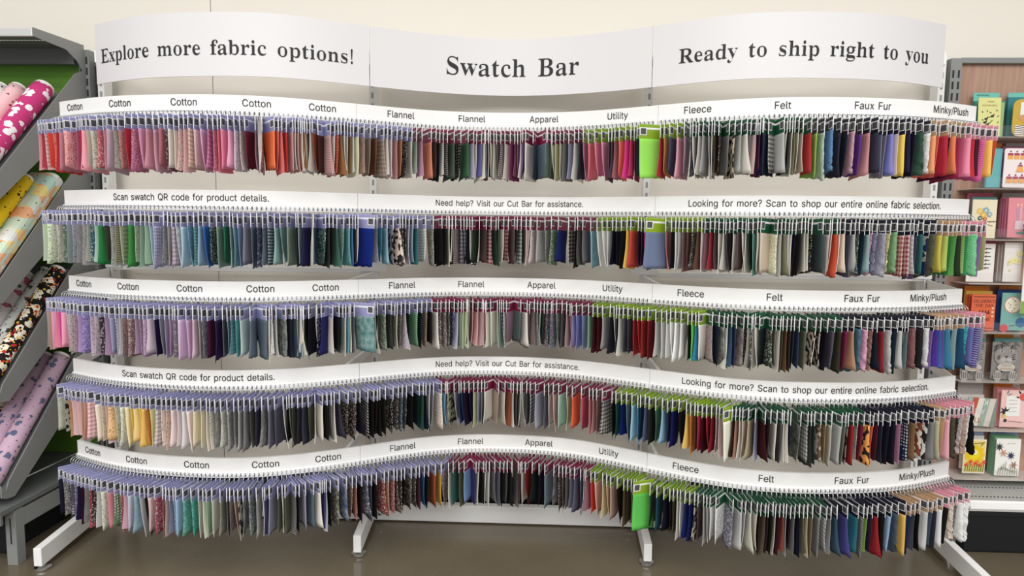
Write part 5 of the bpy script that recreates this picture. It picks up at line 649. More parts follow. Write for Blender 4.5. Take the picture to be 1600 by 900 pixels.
        (1329,0,8,3,3,1,0), (1348,0,12,9,7,1,2), (1367,0,9,5,5,1,2), (1387,0,5,4,3,1,2), (1406,0,4,3,2,1,2), (1421,0,1,1,1,0,2), (1446,0,4,3,2,1,0), (1464,0,4,4,3,1,2),
        (1487,0,5,2,3,0,2), (1508,0,2,6,9,0,2), (1526,0,1,2,2,0,2), (1553,0,9,4,2,0,0), (1584,0,13,10,1,2,2), (1624,0,7,6,6,1,2), (1649,1,12,9,10,8,2), (1673,1,2,6,6,0,2),
        (1706,1,5,5,3,0,2), (1727,1,6,8,11,0,0), (1742,1,3,3,6,0,2), (1754,1,13,13,13,8,2), (1772,1,1,1,1,0,2), (1787,1,13,13,13,8,2), (1808,1,13,13,13,0,2), (1828,1,4,4,4,4,2),
        (1846,1,6,6,7,0,2), (1863,1,1,1,1,0,2), (1884,1,5,5,5,0,2), (1904,1,2,2,2,0,2), (1942,1,3,3,3,4,2), (1965,1,4,1,1,0,2), (1983,1,13,13,13,8,2), (2001,1,8,1,1,0,2),
        (2031,1,1,2,2,0,0), (2058,1,2,1,3,0,2), (2089,1,7,8,9,5,0), (2129,1,5,5,5,5,2), (2151,1,5,4,4,1,2), (2166,1,7,6,6,0,2), (2189,1,6,6,6,0,2), (2211,1,7,7,8,0,2),
        (2229,1,5,5,6,0,0), (2248,1,6,6,7,0,2), (2266,1,12,12,12,1,2), (2281,1,10,7,8,4,2), (2306,2,14,2,1,0,2), (2324,2,12,9,8,0,0), (2353,2,13,12,9,0,2), (2377,2,12,10,7,0,2),
        (2397,2,10,8,7,0,0), (2425,2,1,1,1,0,2), (2450,2,6,5,3,0,2), (2467,2,4,3,2,0,2), (2481,2,8,7,6,0,2), (2497,2,10,8,11,0,2), (2510,2,1,1,3,0,2), (2531,2,4,11,3,0,1),
        (2560,2,3,4,3,0,2), (2590,2,1,4,5,0,0), (2620,2,1,1,2,0,0), (2639,2,2,2,2,0,2), (2651,2,4,4,3,0,2), (2666,2,13,13,13,8,2), (2678,2,13,13,13,0,2), (2701,2,1,2,6,0,2),
        (2719,2,1,2,6,0,2), (2733,3,4,3,3,6,2), (2746,3,5,4,4,0,2), (2766,3,10,10,10,0,2), (2777,3,11,11,11,0,2), (2793,3,13,13,13,0,2), (2812,3,13,13,13,1,0), (2837,3,6,6,7,1,0),
        (2862,3,11,11,11,0,0), (2881,3,11,11,11,0,2), (2901,3,12,12,11,0,0), (2920,3,13,13,13,8,2), (2932,3,3,2,1,0,2), (2944,3,6,5,4,0,2), (2956,3,3,2,2,0,2), (2969,3,2,2,1,0,2),
        (2985,3,13,13,13,8,2), (2997,3,4,1,2,0,2), (3010,3,9,4,3,0,2), (3022,3,9,9,9,0,2), (3033,3,2,1,2,0,2), (3045,3,7,7,7,0,2), (3058,3,1,1,2,0,2), (3077,3,6,6,5,0,2),
        (3090,3,11,10,8,0,2), (3107,3,8,7,5,0,2), (3132,3,8,8,8,4,0), (3152,3,7,7,7,3,0), (3169,4,8,8,8,0,2), (3194,4,3,5,6,0,0), (3227,4,4,4,8,0,0), (3262,4,1,6,7,0,0),
        (3288,4,4,4,4,4,0), (3302,4,8,11,3,0,2), (3316,4,3,2,4,0,2), (3335,4,9,0,1,0,0), (3362,4,1,1,1,0,0), (3389,4,8,10,12,0,0), (3415,4,4,5,6,7,0), (3441,4,13,10,2,0,0),
        (3467,5,1,3,6,0,2), (3486,5,4,4,5,0,2), (3509,5,1,1,1,0,2), (3540,5,11,11,11,0,0), (3565,5,4,5,6,0,2), (3584,5,3,3,4,0,2), (3613,5,13,13,13,0,0), (3644,6,1,1,1,0,0),
        (3666,6,13,12,11,7,2), (3696,6,7,7,7,7,2), (3730,6,14,14,14,7,0), (3762,6,14,14,14,7,2)],
}
LABELS = '''dusty rose plain fabric swatch under first Cotton, top rail
first from left of two dusty rose floral print swatches under first Cotton, top rail
last from left of three pink plain swatches under first Cotton, top rail
cream floral print fabric swatch under first Cotton, top rail
first from left of two dusty rose floral print swatches under second Cotton, top rail
lilac plain fabric swatch under second Cotton, top rail
last from left of two dusty rose floral print swatches under second Cotton, top rail
pink floral print fabric swatch under second Cotton, top rail
second from left of three pink plain swatches under second Cotton, top rail
last from left of three pink plain swatches under second Cotton, top rail
mauve plain fabric swatch under third Cotton, top rail
dusty rose plain fabric swatch under third Cotton, top rail
fabric swatch turned to its white back under third Cotton, top rail
pale pink checked fabric swatch under third Cotton, top rail
last from left of two pale pink plain swatches under third Cotton, top rail
lilac plain fabric swatch under third Cotton, top rail
pink checked fabric swatch under third Cotton, top rail
first from left of two pink plain swatches under fourth Cotton, top rail
last from left of two pink plain swatches under fourth Cotton, top rail
lilac floral print fabric swatch under fourth Cotton, top rail
maroon plain fabric swatch under fourth Cotton, top rail
orange plain fabric swatch under fourth Cotton, top rail
dusty rose plain fabric swatch under fourth Cotton, top rail
dark brown plain fabric swatch under fifth Cotton, top rail
pale pink striped fabric swatch under fifth Cotton, top rail
brown plain fabric swatch under first Flannel, top rail
taupe checked fabric swatch under first Flannel, top rail
rust plain fabric swatch under first Flannel, top rail
first from left of two dark green plain swatches under second Flannel, top rail
last from left of two dark green plain swatches under second Flannel, top rail
third from left of five swatches turned to their white backs under Apparel, top rail
blue grey plain fabric swatch under Apparel, top rail
second from left of four pink plain swatches under Utility, top rail
third from left of four pink plain swatches under Utility, top rail
last from left of four pink plain swatches under Utility, top rail
lime green plain fabric swatch under Utility, top rail
slate blue plain fabric swatch under Fleece, top rail
pink plain fabric swatch under Fleece, top rail
mauve plain fabric swatch under Fleece, top rail
first from left of two grey plain swatches under Fleece, top rail
last from left of two grey plain swatches under Fleece, top rail
beige blotch print fabric swatch under Fleece, top rail
last from left of two pale grey plain swatches under Fleece, top rail
last from left of four swatches turned to their white backs under Fleece, top rail
dark teal plain fabric swatch under Felt, top rail
charcoal checked fabric swatch under Felt, top rail
pale grey plain fabric swatch under Felt, top rail
red plain fabric swatch under Felt, top rail
lime green plain fabric swatch under Felt, top rail
mint shaggy fabric swatch under Felt, top rail
sky blue shaggy fabric swatch under Faux Fur, top rail
first from left of two charcoal plain swatches under Faux Fur, top rail
black plain fabric swatch under Faux Fur, top rail
mauve shaggy fabric swatch under Faux Fur, top rail
purple plain fabric swatch under Faux Fur, top rail
dusty rose plain fabric swatch under Faux Fur, top rail
last from left of two charcoal plain swatches under Faux Fur, top rail
blue plain fabric swatch under Faux Fur, top rail
yellow plain fabric swatch under Faux Fur, top rail
first from left of two navy plain swatches under Faux Fur, top rail
dark green shaggy fabric swatch under Minky/Plush, top rail
white shaggy fabric swatch under Minky/Plush, top rail
gold plain fabric swatch under Minky/Plush, top rail
first from left of two red plain swatches under Minky/Plush, top rail
first from left of two orange plain swatches under Minky/Plush, top rail
dark red plain fabric swatch under Minky/Plush, top rail
last from left of two pink plain swatches under Minky/Plush, top rail
hot pink striped fabric swatch under Minky/Plush, top rail
yellow plain fabric swatch under Minky/Plush, top rail
mint floral print fabric swatch under the word Scan, second rail
first from left of two green plain swatches under the word Scan, second rail
last from left of two green plain swatches under the word Scan, second rail
lavender dotted fabric swatch under the word swatch, second rail
lilac checked fabric swatch under the word code, second rail
first from left of two pale blue plain swatches under the word code, second rail
last from left of two pale blue plain swatches under the word code, second rail
blue plain fabric swatch under the word product, second rail
dark teal floral print fabric swatch under the word product, second rail
sage green plain fabric swatch under the word product, second rail
dark green plain fabric swatch under the word product, second rail
last from left of two blue grey plain swatches under the word details, second rail
slate blue plain fabric swatch under the word details, second rail
dark teal dotted fabric swatch under the word details, second rail
aqua plain fabric swatch under the word details, second rail
sage green plain fabric swatch under the word details, second rail
indigo plain fabric swatch under the word details, second rail
dark teal floral print fabric swatch under the word details, second rail
last from left of two teal plain swatches under the word details, second rail
royal blue plain fabric swatch under the word Need, second rail
aqua mottled fabric swatch under the word Need, second rail
cream blotch print fabric swatch under the word Need, second rail
pale grey dotted fabric swatch under the word Need, second rail
taupe floral print fabric swatch under the word Need, second rail
first from left of two black plain swatches under the word Need, second rail
first from left of four dark green plain swatches under the word Visit, second rail
first from left of two dark brown plain swatches under the word Visit, second rail
charcoal plain fabric swatch under the word Visit, second rail
last from left of two pale grey floral print swatches under the word assistance, second rail
pale grey plain fabric swatch under the word assistance, second rail
sage green floral print fabric swatch under the word assistance, second rail
indigo plain fabric swatch under the word assistance, second rail
last from left of two charcoal plain swatches under the word assistance, second rail
aqua mottled fabric swatch under the word assistance, second rail
red plain fabric swatch under the word assistance, second rail
slate blue plain fabric swatch under the word Looking, second rail
last from left of two charcoal plain swatches under the word more, second rail
beige plain fabric swatch under the word Scan, second rail
last from left of three cream floral print swatches under the word Scan, second rail
olive plain fabric swatch under the word shop, second rail
black plain fabric swatch under the word shop, second rail
first from left of two charcoal plain swatches under the word entire, second rail
pale grey plain fabric swatch under the word entire, second rail
orange plain fabric swatch under the word entire, second rail
last from left of two cream plain swatches under the word entire, second rail
pale grey plain fabric swatch under the word online, second rail
aqua plain fabric swatch under the word online, second rail
blue grey shaggy fabric swatch under the word fabric, second rail
sage green shaggy fabric swatch under the word fabric, second rail
dark red checked fabric swatch under the word fabric, second rail
dark red checked fabric swatch under the word selection, second rail
teal plain fabric swatch under the word selection, second rail
charcoal shaggy fabric swatch under the word selection, second rail
yellow plain fabric swatch under the word selection, second rail
lime green plain fabric swatch under the word selection, second rail
dark green plain fabric swatch under the word selection, second rail
green shaggy fabric swatch under the word selection, second rail
last from left of three pink plain swatches under first Cotton, third rail
lavender floral print fabric swatch under first Cotton, third rail
lavender plain fabric swatch under second Cotton, third rail
last from left of two taupe floral print swatches under second Cotton, third rail
last from left of two lilac plain swatches under second Cotton, third rail
third from left of five lilac plain swatches under third Cotton, third rail
fourth from left of five lilac plain swatches under third Cotton, third rail
last from left of five lilac plain swatches under third Cotton, third rail
plum plain fabric swatch under third Cotton, third rail
indigo plain fabric swatch under third Cotton, third rail
first from left of two pale grey plain swatches under fourth Cotton, third rail
last from left of two blue grey plain swatches under fourth Cotton, third rail
slate blue plain fabric swatch under fourth Cotton, third rail
charcoal mottled fabric swatch under fourth Cotton, third rail
second from left of three black plain swatches under fifth Cotton, third rail
indigo plain fabric swatch under fifth Cotton, third rail
teal mottled fabric swatch under first Flannel, third rail
sage green floral print fabric swatch under first Flannel, third rail
first from left of two charcoal plain swatches under first Flannel, third rail
green striped fabric swatch under first Flannel, third rail
last from left of three swatches turned to their white backs under first Flannel, third rail
last from left of two cream plain swatches under second Flannel, third rail
first from left of three charcoal plain swatches under Apparel, third rail
last from left of two swatches turned to their white backs under Apparel, third rail
grey plain fabric swatch under Utility, third rail
first from left of two dark red plain swatches under Utility, third rail
last from left of two dark red plain swatches under Utility, third rail
fourth from left of five white plain swatches under Fleece, third rail
last from left of five white plain swatches under Fleece, third rail
fabric swatch turned to its white back under Fleece, third rail
taupe floral print fabric swatch under Fleece, third rail
black plain fabric swatch under Fleece, third rail
charcoal mottled fabric swatch under Fleece, third rail
charcoal mottled fabric swatch under Felt, third rail
charcoal floral print fabric swatch under Felt, third rail
black plain fabric swatch under Felt, third rail
dark green floral print fabric swatch under Felt, third rail
last from left of two taupe plain swatches under Felt, third rail
cream blotch print fabric swatch under Felt, third rail
first from left of three black plain swatches under Faux Fur, third rail
charcoal plain fabric swatch under Faux Fur, third rail
dark brown plain fabric swatch under Faux Fur, third rail
maroon plain fabric swatch under Faux Fur, third rail
tan plain fabric swatch under Faux Fur, third rail
dark teal shaggy fabric swatch under Faux Fur, third rail
pink shaggy fabric swatch under Faux Fur, third rail
second from left of three black plain swatches under Faux Fur, third rail
dark red plain fabric swatch under Faux Fur, third rail
pale grey shaggy fabric swatch under Faux Fur, third rail
last from left of three black plain swatches under Faux Fur, third rail
pale grey plain fabric swatch under Minky/Plush, third rail
dusty rose shaggy fabric swatch under Minky/Plush, third rail
black shaggy fabric swatch under Minky/Plush, third rail
pale grey shaggy fabric swatch under Minky/Plush, third rail
sky blue plain fabric swatch under Minky/Plush, third rail
slate blue plain fabric swatch under Minky/Plush, third rail
last from left of two blue plain swatches under Minky/Plush, third rail
royal blue striped fabric swatch under Minky/Plush, third rail
cream mottled fabric swatch under the word Scan, fourth rail
pale pink checked fabric swatch under the word Scan, fourth rail
cream plain fabric swatch under the word Scan, fourth rail
pale yellow floral print fabric swatch under the word Scan, fourth rail
cream floral print fabric swatch under the word Scan, fourth rail
first from left of two pale yellow plain swatches under the word Scan, fourth rail
last from left of two pale yellow plain swatches under the word Scan, fourth rail
gold plain fabric swatch under the word swatch, fourth rail
pale grey checked fabric swatch under the word swatch, fourth rail
first from left of four white plain swatches under the word code, fourth rail
third from left of four white plain swatches under the word code, fourth rail
last from left of four white plain swatches under the word code, fourth rail
first from left of two cream plain swatches under the word code, fourth rail
cream floral print fabric swatch under the word product, fourth rail
pale grey floral print fabric swatch under the word product, fourth rail
pale grey plain fabric swatch under the word product, fourth rail
grey mottled fabric swatch under the word details, fourth rail
second from left of eight charcoal plain swatches under the word details, fourth rail
charcoal mottled fabric swatch under the word details, fourth rail
blue grey plain fabric swatch under the word details, fourth rail
third from left of eight charcoal plain swatches under the word details, fourth rail
sixth from left of eight charcoal plain swatches under the word details, fourth rail
third of four swatches turned to their white backs under the word details, fourth rail
last from left of eight charcoal plain swatches under the word details, fourth rail
dark brown floral print fabric swatch under the word details, fourth rail
first from left of two dark brown floral print swatches under the word Need, fourth rail
black dotted fabric swatch under the word Need, fourth rail
black floral print fabric swatch under the word Need, fourth rail
cream floral print fabric swatch under the word Need, fourth rail
sage green blotch print fabric swatch under the word help, fourth rail
first of four swatches turned to their white backs under the word Visit, fourth rail
blue grey plain fabric swatch under the word assistance, fourth rail
mint plain fabric swatch under the word assistance, fourth rail
orange plain fabric swatch under the word assistance, fourth rail
first from left of three dusty rose plain swatches under the word assistance, fourth rail
last from left of two charcoal checked swatches under the word assistance, fourth rail
aqua plain fabric swatch under the word Looking, fourth rail
first from left of two black plain swatches under the word Looking, fourth rail
pale blue plain fabric swatch under the word Looking, fourth rail
indigo plain fabric swatch under the word Looking, fourth rail
cream plain fabric swatch under the word more, fourth rail
last from left of three beige plain swatches under the word Scan, fourth rail
maroon plain fabric swatch under the word Scan, fourth rail
first of three swatches turned to their white backs under the word shop, fourth rail
charcoal plain fabric swatch under the word shop, fourth rail
dark green mottled fabric swatch under the word shop, fourth rail
charcoal checked fabric swatch under the word shop, fourth rail
brown blotch print fabric swatch under the word entire, fourth rail
cream striped fabric swatch under the word entire, fourth rail
pale grey plain fabric swatch under the word online, fourth rail
dark red plain fabric swatch under the word online, fourth rail
maroon plain fabric swatch under the word online, fourth rail
gold blotch print fabric swatch under the word fabric, fourth rail
first from left of two black plain swatches under the word fabric, fourth rail
last from left of two black plain swatches under the word fabric, fourth rail
navy dotted fabric swatch under the word selection, fourth rail
brown plain fabric swatch under the word selection, fourth rail
rust blotch print fabric swatch under the word selection, fourth rail
grey plain fabric swatch under the word selection, fourth rail
sage green plain fabric swatch under the word selection, fourth rail
last from left of two pink plain swatches under the word selection, fourth rail
first from left of two dark brown shaggy swatches under the word selection, fourth rail
black shaggy fabric swatch under the word selection, fourth rail
cream floral print fabric swatch under first Cotton, bottom rail
dusty rose plain fabric swatch under first Cotton, bottom rail
sage green dotted fabric swatch under second Cotton, bottom rail
pale grey striped fabric swatch under second Cotton, bottom rail
blue grey mottled fabric swatch under second Cotton, bottom rail
last from left of two pale pink plain swatches under second Cotton, bottom rail
dusty rose floral print fabric swatch under second Cotton, bottom rail
pale blue plain fabric swatch under third Cotton, bottom rail
teal floral print fabric swatch under third Cotton, bottom rail
turquoise floral print fabric swatch under third Cotton, bottom rail
last from left of three cream plain swatches under third Cotton, bottom rail
grey mottled fabric swatch under third Cotton, bottom rail
grey floral print fabric swatch under fourth Cotton, bottom rail
pale grey mottled fabric swatch under fourth Cotton, bottom rail
blue grey plain fabric swatch under fourth Cotton, bottom rail
charcoal plain fabric swatch under fourth Cotton, bottom rail
blue grey striped fabric swatch under fifth Cotton, bottom rail
slate blue plain fabric swatch under fifth Cotton, bottom rail
fabric swatch turned to its white back under fifth Cotton, bottom rail
first from left of two charcoal floral print swatches under fifth Cotton, bottom rail
navy mottled fabric swatch under fifth Cotton, bottom rail
last from left of two charcoal floral print swatches under fifth Cotton, bottom rail
dark red floral print fabric swatch under first Flannel, bottom rail
third from left of four dark brown floral print swatches under first Flannel, bottom rail
rust plain fabric swatch under first Flannel, bottom rail
sky blue plain fabric swatch under second Flannel, bottom rail
last from left of two black plain swatches under Apparel, bottom rail
blue grey mottled fabric swatch under Apparel, bottom rail
charcoal plain fabric swatch under Utility, bottom rail
first from left of two tan plain swatches under Utility, bottom rail
first from left of two taupe plain swatches under Utility, bottom rail
lime green plain fabric swatch under Utility, bottom rail
dark teal plain fabric swatch under Fleece, bottom rail
first from left of two black plain swatches under Fleece, bottom rail
white floral print fabric swatch under Fleece, bottom rail
slate blue floral print fabric swatch under Felt, bottom rail
first from left of two pale grey plain swatches under Felt, bottom rail
cream plain fabric swatch under Felt, bottom rail
grey striped fabric swatch under Faux Fur, bottom rail
grey checked fabric swatch under Faux Fur, bottom rail
dark teal plain fabric swatch under Faux Fur, bottom rail
indigo plain fabric swatch under Faux Fur, bottom rail
teal plain fabric swatch under Faux Fur, bottom rail
charcoal striped fabric swatch under Faux Fur, bottom rail
dark red plain fabric swatch under Faux Fur, bottom rail
black plain fabric swatch under Faux Fur, bottom rail
pale blue plain fabric swatch under Minky/Plush, bottom rail
dark teal shaggy fabric swatch under Minky/Plush, bottom rail
gold plain fabric swatch under Minky/Plush, bottom rail
pale grey plain fabric swatch under Minky/Plush, bottom rail
white plain fabric swatch under Minky/Plush, bottom rail
last from left of two black plain swatches under Minky/Plush, bottom rail
first from left of two white shaggy swatches under Minky/Plush, bottom rail'''.split('\n')
mass_v, mass_f, mass_m, mass_c = [], [], [], []
mass_mats = []
def mass_mat(m):
    if m not in mass_mats: mass_mats.append(m)
    return mass_mats.index(m)
ID = 0
SW_OBJS = []
rng = random.Random(5)
for r in range(1, 6):
    ph = [rng.uniform(0, 6.28) for _ in range(4)]
    for mm, hc, cr, cg, cb, pc, flag in SWATCHES[r]:
        d = mm/1000.0; hd = CARDS[hc]; pat = PATTERNS[pc]; broad = flag == 1; st = flag == 2
        x, y, nx, ny = RAIL.at(d)
        bx, by = x+nx*0.036, y+ny*0.036
        # angle between the sheet and the line of sight decides how open the swatches hang
        vx, vy = bx-EYE[0], by-EYE[1]
        al = math.atan2(nx*vy-ny*vx, -(nx*vx+ny*vy))     # signed obliqueness
        sn = math.sin(d*17.0+ph[0])+0.6*math.sin(d*41.0+ph[1])
        if abs(al) < 0.34:
            e_ = 0.34*(max(-1, min(1, 4.5*sn)) if abs(al) < 0.16 else math.copysign(1.0, al))
            yaw = e_-al
        else: yaw = 0.0
        yaw += 0.07*math.sin(d*63+ph[2])+rng.uniform(-0.05, 0.05)
        if broad:
            yaw = 0.6 if d < 1.9 else -0.6
            bx, by = bx+nx*0.033, by+ny*0.033
        v = rng.randrange(4 if pat == 'u' else NV); sz = rng.uniform(0.94, 1.05); tl = rng.uniform(-0.06, 0.06)
        M = Matrix.Translation((bx, by, RZ[r-1]-0.0815-rng.uniform(0, 0.004))) @ Matrix.Rotation(math.atan2(ny, nx)+yaw, 4, 'Z') @ Matrix.Rotation(tl, 4, 'Y')
        colr = hx('dad6cd', 1.0) if pat == 'w' else dye_col((cr/15, cg/15, cb/15), GAIN, 0.86)
        pt_ = '' if pat == 'w' else pat
        if not st:
            e = bpy.data.objects.new('fabric_swatch', None); COL.objects.link(e); e.matrix_world = M; e.empty_display_size = 0.02
            tag(e, LABELS[ID], 'swatch', f'fabric swatches on the {RNAME[r-1]} rail'); ID += 1
            c = bpy.data.objects.new('header_card', CARD_ME[hd]); COL.objects.link(c); c.parent = e
            p_ = bpy.data.objects.new('label_patch', PATCH_ME); COL.objects.link(p_); p_.parent = c
            f = bpy.data.objects.new('fabric', fab_me(v, pt_)); COL.objects.link(f); f.parent = e; f.scale = (1, 1, sz); f.color = colr
            SW_OBJS.append(e)
        else:
            Mn = np.array(M)
            def put(vs, fs, mis, s_=1.0):
                A = np.array(vs, float); A[:, 2] *= s_; A = A @ Mn[:3, :3].T + Mn[:3, 3]; o = len(mass_v)
                mass_v.extend(map(tuple, A)); mass_f.extend(tuple(o+i for i in q) for q in fs); mass_m.extend(mis); mass_c.extend([colr]*len(vs))
            put(CARD.v, CARD.f, [mass_mat((M_card[hd], M_cardwhite)[i]) for i in CARD.m])
            put(PATCH.v, PATCH.f, [mass_mat((M_cardwhite, M_print)[i]) for i in PATCH.m])
            vs, fs = GEOU[v] if pat == 'u' else GEO[v]
            put(vs, fs, [mass_mat(cloth(pt_, True))]*len(fs), sz)
if mass_v:
    me = bpy.data.meshes.new('swatch_mass'); me.from_pydata(mass_v, [], mass_f)
    for m in mass_mats: me.materials.append(m)
    me.polygons.foreach_set('material_index', mass_m)
    ca = me.color_attributes.new('dye', 'FLOAT_COLOR', 'POINT'); ca.data.foreach_set('color', [k for c in mass_c for k in c]); me.update()
    o = bpy.data.objects.new('fabric_swatches', me); COL.objects.link(o)
    tag(o, 'the many narrow slivers of fabric swatches hanging between the broader ones on five rails', 'swatches', None, 'stuff')

# ------------------------------------------------------------------ left fixture: sloped shelves of fabric bolts
def slot_post(mb, x, y, z1, w=0.025):
    mb.box((x-w, y-0.03, 0), (x+w, y+0.03, z1), 0)
    for z in np.arange(0.1, z1-0.06, 0.05):
        mb.box((x-w+0.008, y-0.0315, z), (x-w+0.016, y-0.0295, z+0.033), 1); mb.box((x+w-0.016, y-0.0315, z), (x+w-0.008, y-0.0295, z+0.033), 1)
GX = -2.012
gl = thing('shelf_gondola', 'grey steel store shelving frame with green back panel, holding fabric bolts', 'shelving', (-2.6, 3.1, 0))
mb = MB(); slot_post(mb, GX, 3.13, 2.215); mb.obj('slotted_upright', [M_grey, M_slot], gl)
mb = MB(); mb.box((GX+0.027, 3.14, 0), (GX+0.05, 3.2, 2.17)); mb.box((GX+0.029, 3.137, 0.02), (GX+0.034, 3.14, 2.15), 1); mb.obj('post_cover', [M_grey, M_slot], gl)
MB().box((-3.6, 3.125, 0.26), (GX-0.026, 3.14, 2.2)).obj('back_panel', M_green, gl)
mb = MB(); mb.box((-3.6, 2.45, 0.236), (GX+0.024, 3.12, 0.26)); mb.box((-3.6, 2.44, 0.20), (GX+0.024, 2.455, 0.262)); mb.obj('base_deck', M_dgrey, gl, bevel=0.003)
MB().box((GX-0.012, 2.53, 0.15), (GX+0.02, 3.1, 0.225)).obj('base_rail', M_grey, gl, bevel=0.003)
mb = MB(); mb.box((GX-0.022, 2.515, 0.0), (GX+0.022, 2.56, 0.232)); mb.box((GX-0.003, 2.5135, 0.09), (GX+0.003, 2.5155, 0.2), 1); mb.obj('base_foot', [M_grey, M_slot], gl, bevel=0.003)
for k, z in enumerate((1.2, 0.8)):
    MB().box((-3.6, 3.11, z+0.32), (GX-0.028, 3.124, z+0.40)).obj('cross_rail', M_dgrey, gl)

def holed_sheet(mb, x0, x1, y0, y1, z, rows, th=0.0, step=0.016):
    """sheet with rows of real punched slots at the given depths"""
    ys = [y0]
    for q in rows: ys += [q-0.007, q+0.007]
    ys.append(y1)
    for i in range(len(ys)-1):
        if i % 2 == 0: mb.box((x0, ys[i], z-0.0015), (x1, ys[i+1], z))
        else:
            n = int((x1-x0)/step); d = (x1-x0)/n
            for j in range(n):
                a = x0+j*d
                mb.add([(a, ys[i], z), (a+d*0.55, ys[i], z), (a+d*0.95, ys[i+1], z), (a+d*0.4, ys[i+1], z)], [(0, 1, 2, 3)])
ts = thing('flat_shelf', 'grey perforated steel shelf, empty, topmost of the fabric bolt shelving', 'shelf', (-2.6, 2.95, 2.19))
mb = MB(); holed_sheet(mb, -3.6, GX-0.02, 2.80, 3.10, 2.212, (2.85, 2.93)); mb.box((-3.6, 3.06, 2.14), (GX-0.02, 3.098, 2.2105)); mb.obj('deck', M_dgrey, ts)
MB().box((-3.6, 2.785, 2.19), (GX+0.0, 2.797, 2.222)).obj('front_lip', mat('bright_steel', 'd5d6d8', 0.3, 0.3), ts, bevel=0.003)
mb = MB(); mb.prism([(GX+0.001, 2.785, 2.226), (GX+0.001, 3.098, 2.235), (GX+0.001, 3.098, 2.10), (GX+0.001, 3.05, 2.15), (GX+0.001, 2.98, 2.185), (GX+0.001, 2.785, 2.19)], (0, 0, 0), (0.004, 0, 0))
mb.obj('side_bracket', M_grey, ts)

NORM = np.array([0, -0.7071, 0.7071]); ALONG = np.array([0, 0.7071, 0.7071])
SH = (1.49, 1.09, 0.69, 0.29)
SN = ('first below the flat top shelf', 'second below the flat top shelf', 'third below the flat top shelf', 'lowest one, above the base deck')
for zf, nm in zip(SH, SN):
    s_ = thing('sloped_shelf', f'grey sloped steel shelf holding fabric bolts, {nm}', 'shelf', (-2.6, 2.5, zf), 'sloped bolt shelves')
    P = lambda y, z: (GX+0.001, y, z)
    mb = MB(); mb.prism([P(2.475, zf+0.012), P(2.475, zf+0.06), P(2.50, zf+0.035), P(2.515, zf+0.07), P(3.03, zf+0.60), P(3.098, zf+0.63), P(3.098, zf+0.34), P(2.80, zf+0.20), P(2.54, zf-0.005), P(2.50, zf)], (0, 0, 0), (0.005, 0, 0))
    mb.obj('side_bracket', M_grey, s_)
    mb = MB(); a = np.array([0, 2.50, zf+0.035]); b = a+ALONG*0.66
    mb.prism([(-3.6, a[1], a[2]), (-3.6, b[1], b[2]), (-3.6, b[1]+0.006, b[2]-0.006), (-3.6, a[1]+0.006, a[2]-0.006)], (0, 0, 0), (3.6+GX-0.001, 0, 0)); mb.obj('deck', M_dgrey, s_)
    mb = MB(); mb.prism([(-3.6, 2.472, zf+0.012), (-3.6, 2.472, zf+0.065), (-3.6, 2.48, zf+0.065), (-3.6, 2.487, zf+0.025), (-3.6, 2.51, zf+0.02), (-3.6, 2.51, zf+0.012)], (0, 0, 0), (3.6+GX-0.001, 0, 0)); mb.obj('front_lip', M_grey, s_)

def print_mat(name, base, spots, scale, thr=0.33, squash=(1, 1, 1), rnd=0.9, checker=None):
    m = bpy.data.materials.new(name); m.use_nodes = True; t = NT(m); v = t.objco(False)
    mp = t.n('ShaderNodeMapping'); t.l(v, mp.inputs[0]); mp.inputs['Scale'].default_value = squash
    out = hx(base)
    if checker:
        vo = t.voro(mp.outputs[0], checker[0], 0.0); cr = t.n('ShaderNodeValToRGB'); cr.color_ramp.interpolation = 'CONSTANT'
        sp = t.n('ShaderNodeSeparateColor'); t.l(vo.outputs['Color'], sp.inputs[0]); t.l(sp.outputs[0], cr.inputs[0])
        el = cr.color_ramp.elements
        for i, c in enumerate(checker[1]):
            e = el[i] if i < 2 else el.new(i/len(checker[1]))
            e.position = i/len(checker[1]); e.color = hx(c)
        out = cr.outputs[0]
    for i, (c, k) in enumerate(spots):
        vo = t.voro(mp.outputs[0], scale*(1+0.37*i), rnd); n = t.noise(mp.outputs[0], scale*2.3, 1.0)
        d = t.math('ADD', vo.outputs['Distance'], t.math('MULTIPLY_ADD', n, 0.5, -0.25))
        out = t.mix(t.math('LESS_THAN', d, thr*k), out, hx(c))
    if isinstance(out, tuple): t.b.inputs['Base Color'].default_value = out
    else: t.l(out, t.b.inputs['Base Color'])
    t.b.inputs['Roughness'].default_value = 0.75; t.b.inputs['Specular IOR Level'].default_value = 0.2
    return m
M_core = mat('white_bolt_core', 'e4e2de', 0.7)
